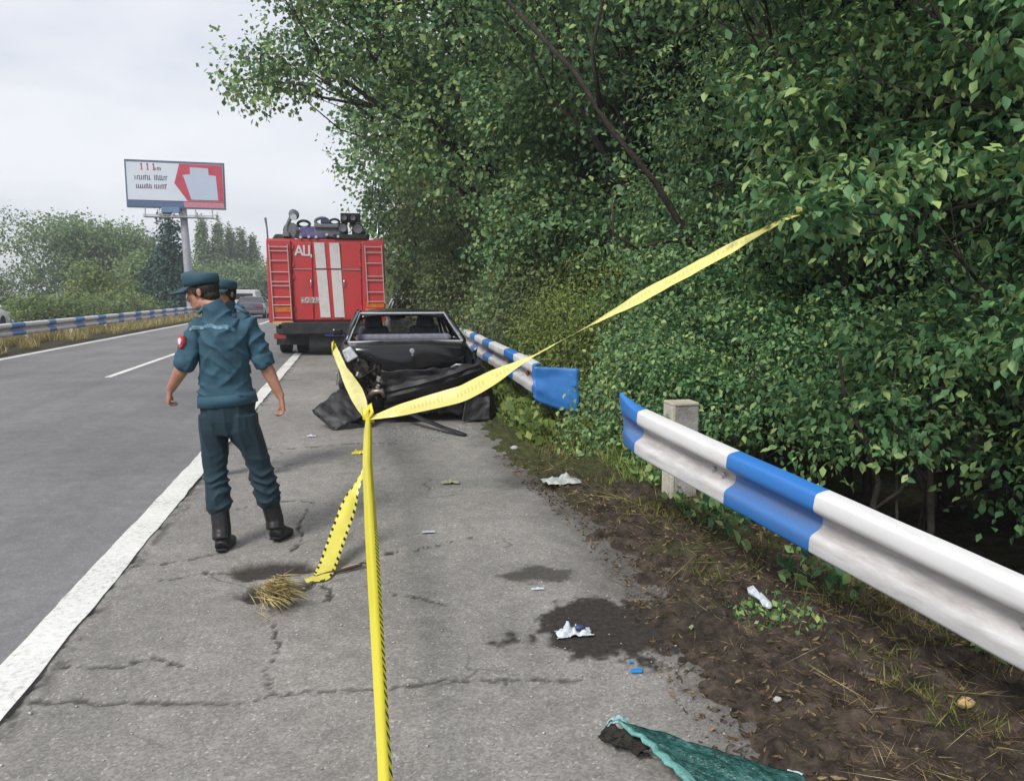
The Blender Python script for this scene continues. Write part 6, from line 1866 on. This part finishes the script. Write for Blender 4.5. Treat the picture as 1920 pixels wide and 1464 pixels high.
# red arm patch with a pale emblem
b = MB(); q = j1['shoulder_a'] + (j1['elbow_a'] - j1['shoulder_a']) * .40
nrm = Vector((-.55, -.83, .08)).normalized(); tx_ = Vector((0, 0, 1)).cross(nrm).normalized(); tz_ = nrm.cross(tx_)
cpt = q + nrm * .078
ring = [(-.025, .036), (.025, .036), (.027, -.004), (.016, -.029), (0, -.038), (-.016, -.029), (-.027, -.004)]
b.loft([[cpt + tx_ * x + tz_ * z - nrm * .01 - nrm * 6 * x * x for x, z in ring], [cpt + tx_ * x + tz_ * z + nrm * .006 - nrm * 6 * x * x for x, z in ring]])
pa = b.build("arm_patch", mat("patch_red", (.45, .04, .05), .7, var=.2, vscale=60), s1)
b = MB(); c2_ = cpt + nrm * .009
b.loft([[c2_ + tx_ * x + tz_ * z + nrm * h for x, z in ((-.016, .016), (.004, .026), (.018, .006), (.006, -.018), (-.010, -.010))] for h in (-.004, .002)])
b.build("emblem", mat("patch_white", (.65, .63, .63), .7), pa)
# pale trim across the shoulder yoke, laid on the cloth
from mathutils.bvhtree import BVHTree
bv = BVHTree.FromPolygons([v.co for v in s1.data.vertices], [tuple(p.vertices) for p in s1.data.polygons])
b = MB(); rings = []
for i in range(18):
    t = i / 17
    x, z = -.285 + .27 * t, 1.395 + .02 * math.sin(t * 3.1) + .006 * math.sin(t * 17)
    pts = []
    for dz, dy in ((.011, 0), (-.011, 0), (-.011, .012), (.011, .012)):
        hit = bv.ray_cast(Vector((x, -1, z + dz)), Vector((0, 1, 0)))[0]
        if hit is None: break
        pts.append((x, hit.y - .004 + dy, z + dz))
    if len(pts) == 4: rings.append(pts)
if len(rings) > 3:
    b.loft(rings); b.build("yoke_trim", mat("trim_pale_blue", (.10, .19, .26), .7, var=.5, vscale=40), s1)
# the second officer, half hidden behind the first
o2, s2, j2 = person("person", "second officer in dark cap mostly hidden behind the walking officer", (-1.06, 7.05, 0), (-.45, -.89),
    dict(pelvis=(.0, .0, .925), waist=(.0, .0, 1.06), chest=(.0, .0, 1.325), neck=(.0, -.01, 1.485), head=(.0, -.03, 1.605), tilt=(.05,),
         shoulder_a=(.16, .0, 1.40), elbow_a=(.19, .05, 1.15), wrist_a=(.14, -.08, .985), shoulder_b=(-.16, .0, 1.40), elbow_b=(-.19, .05, 1.15), wrist_b=(-.15, -.08, .94),
         hip_a=(.09, .0, .86), knee_a=(.15, -.02, .48), ankle_a=(.20, .02, .09), heel_a=(.20, .06, .0), toe_a=(.21, -.14, .0),
         hip_b=(-.09, .0, .86), knee_b=(-.14, .0, .48), ankle_b=(-.17, .04, .09), heel_b=(-.17, .08, .0), toe_b=(-.19, -.12, .0)),
    dict(a=((-.6, -.4, -.6), (.2, -.9, .2), (-.6, .2, .6)), b=((0, -.2, -1), (.2, -.9, .1), (1, 0, 0))), 9)
# ------------------------------------------------------------------ the day's thin haze
hz = MB(); hz.box((0, 445, 9.2), (1420, 1330, 22.4))
HZ = bpy.data.materials.new("haze"); HZ.use_nodes = True
hn = HZ.node_tree.nodes; hn.clear()
ho = hn.new('ShaderNodeOutputMaterial'); hv = hn.new('ShaderNodeVolumePrincipled')
hv.inputs['Color'].default_value = (.93, .96, 1.0, 1)
hv.inputs['Density'].default_value = 0.0015
hv.inputs['Anisotropy'].default_value = 0.2
HZ.node_tree.links.new(hv.outputs[0], ho.inputs['Volume'])
tag(hz.build("haze", HZ), kind='stuff')
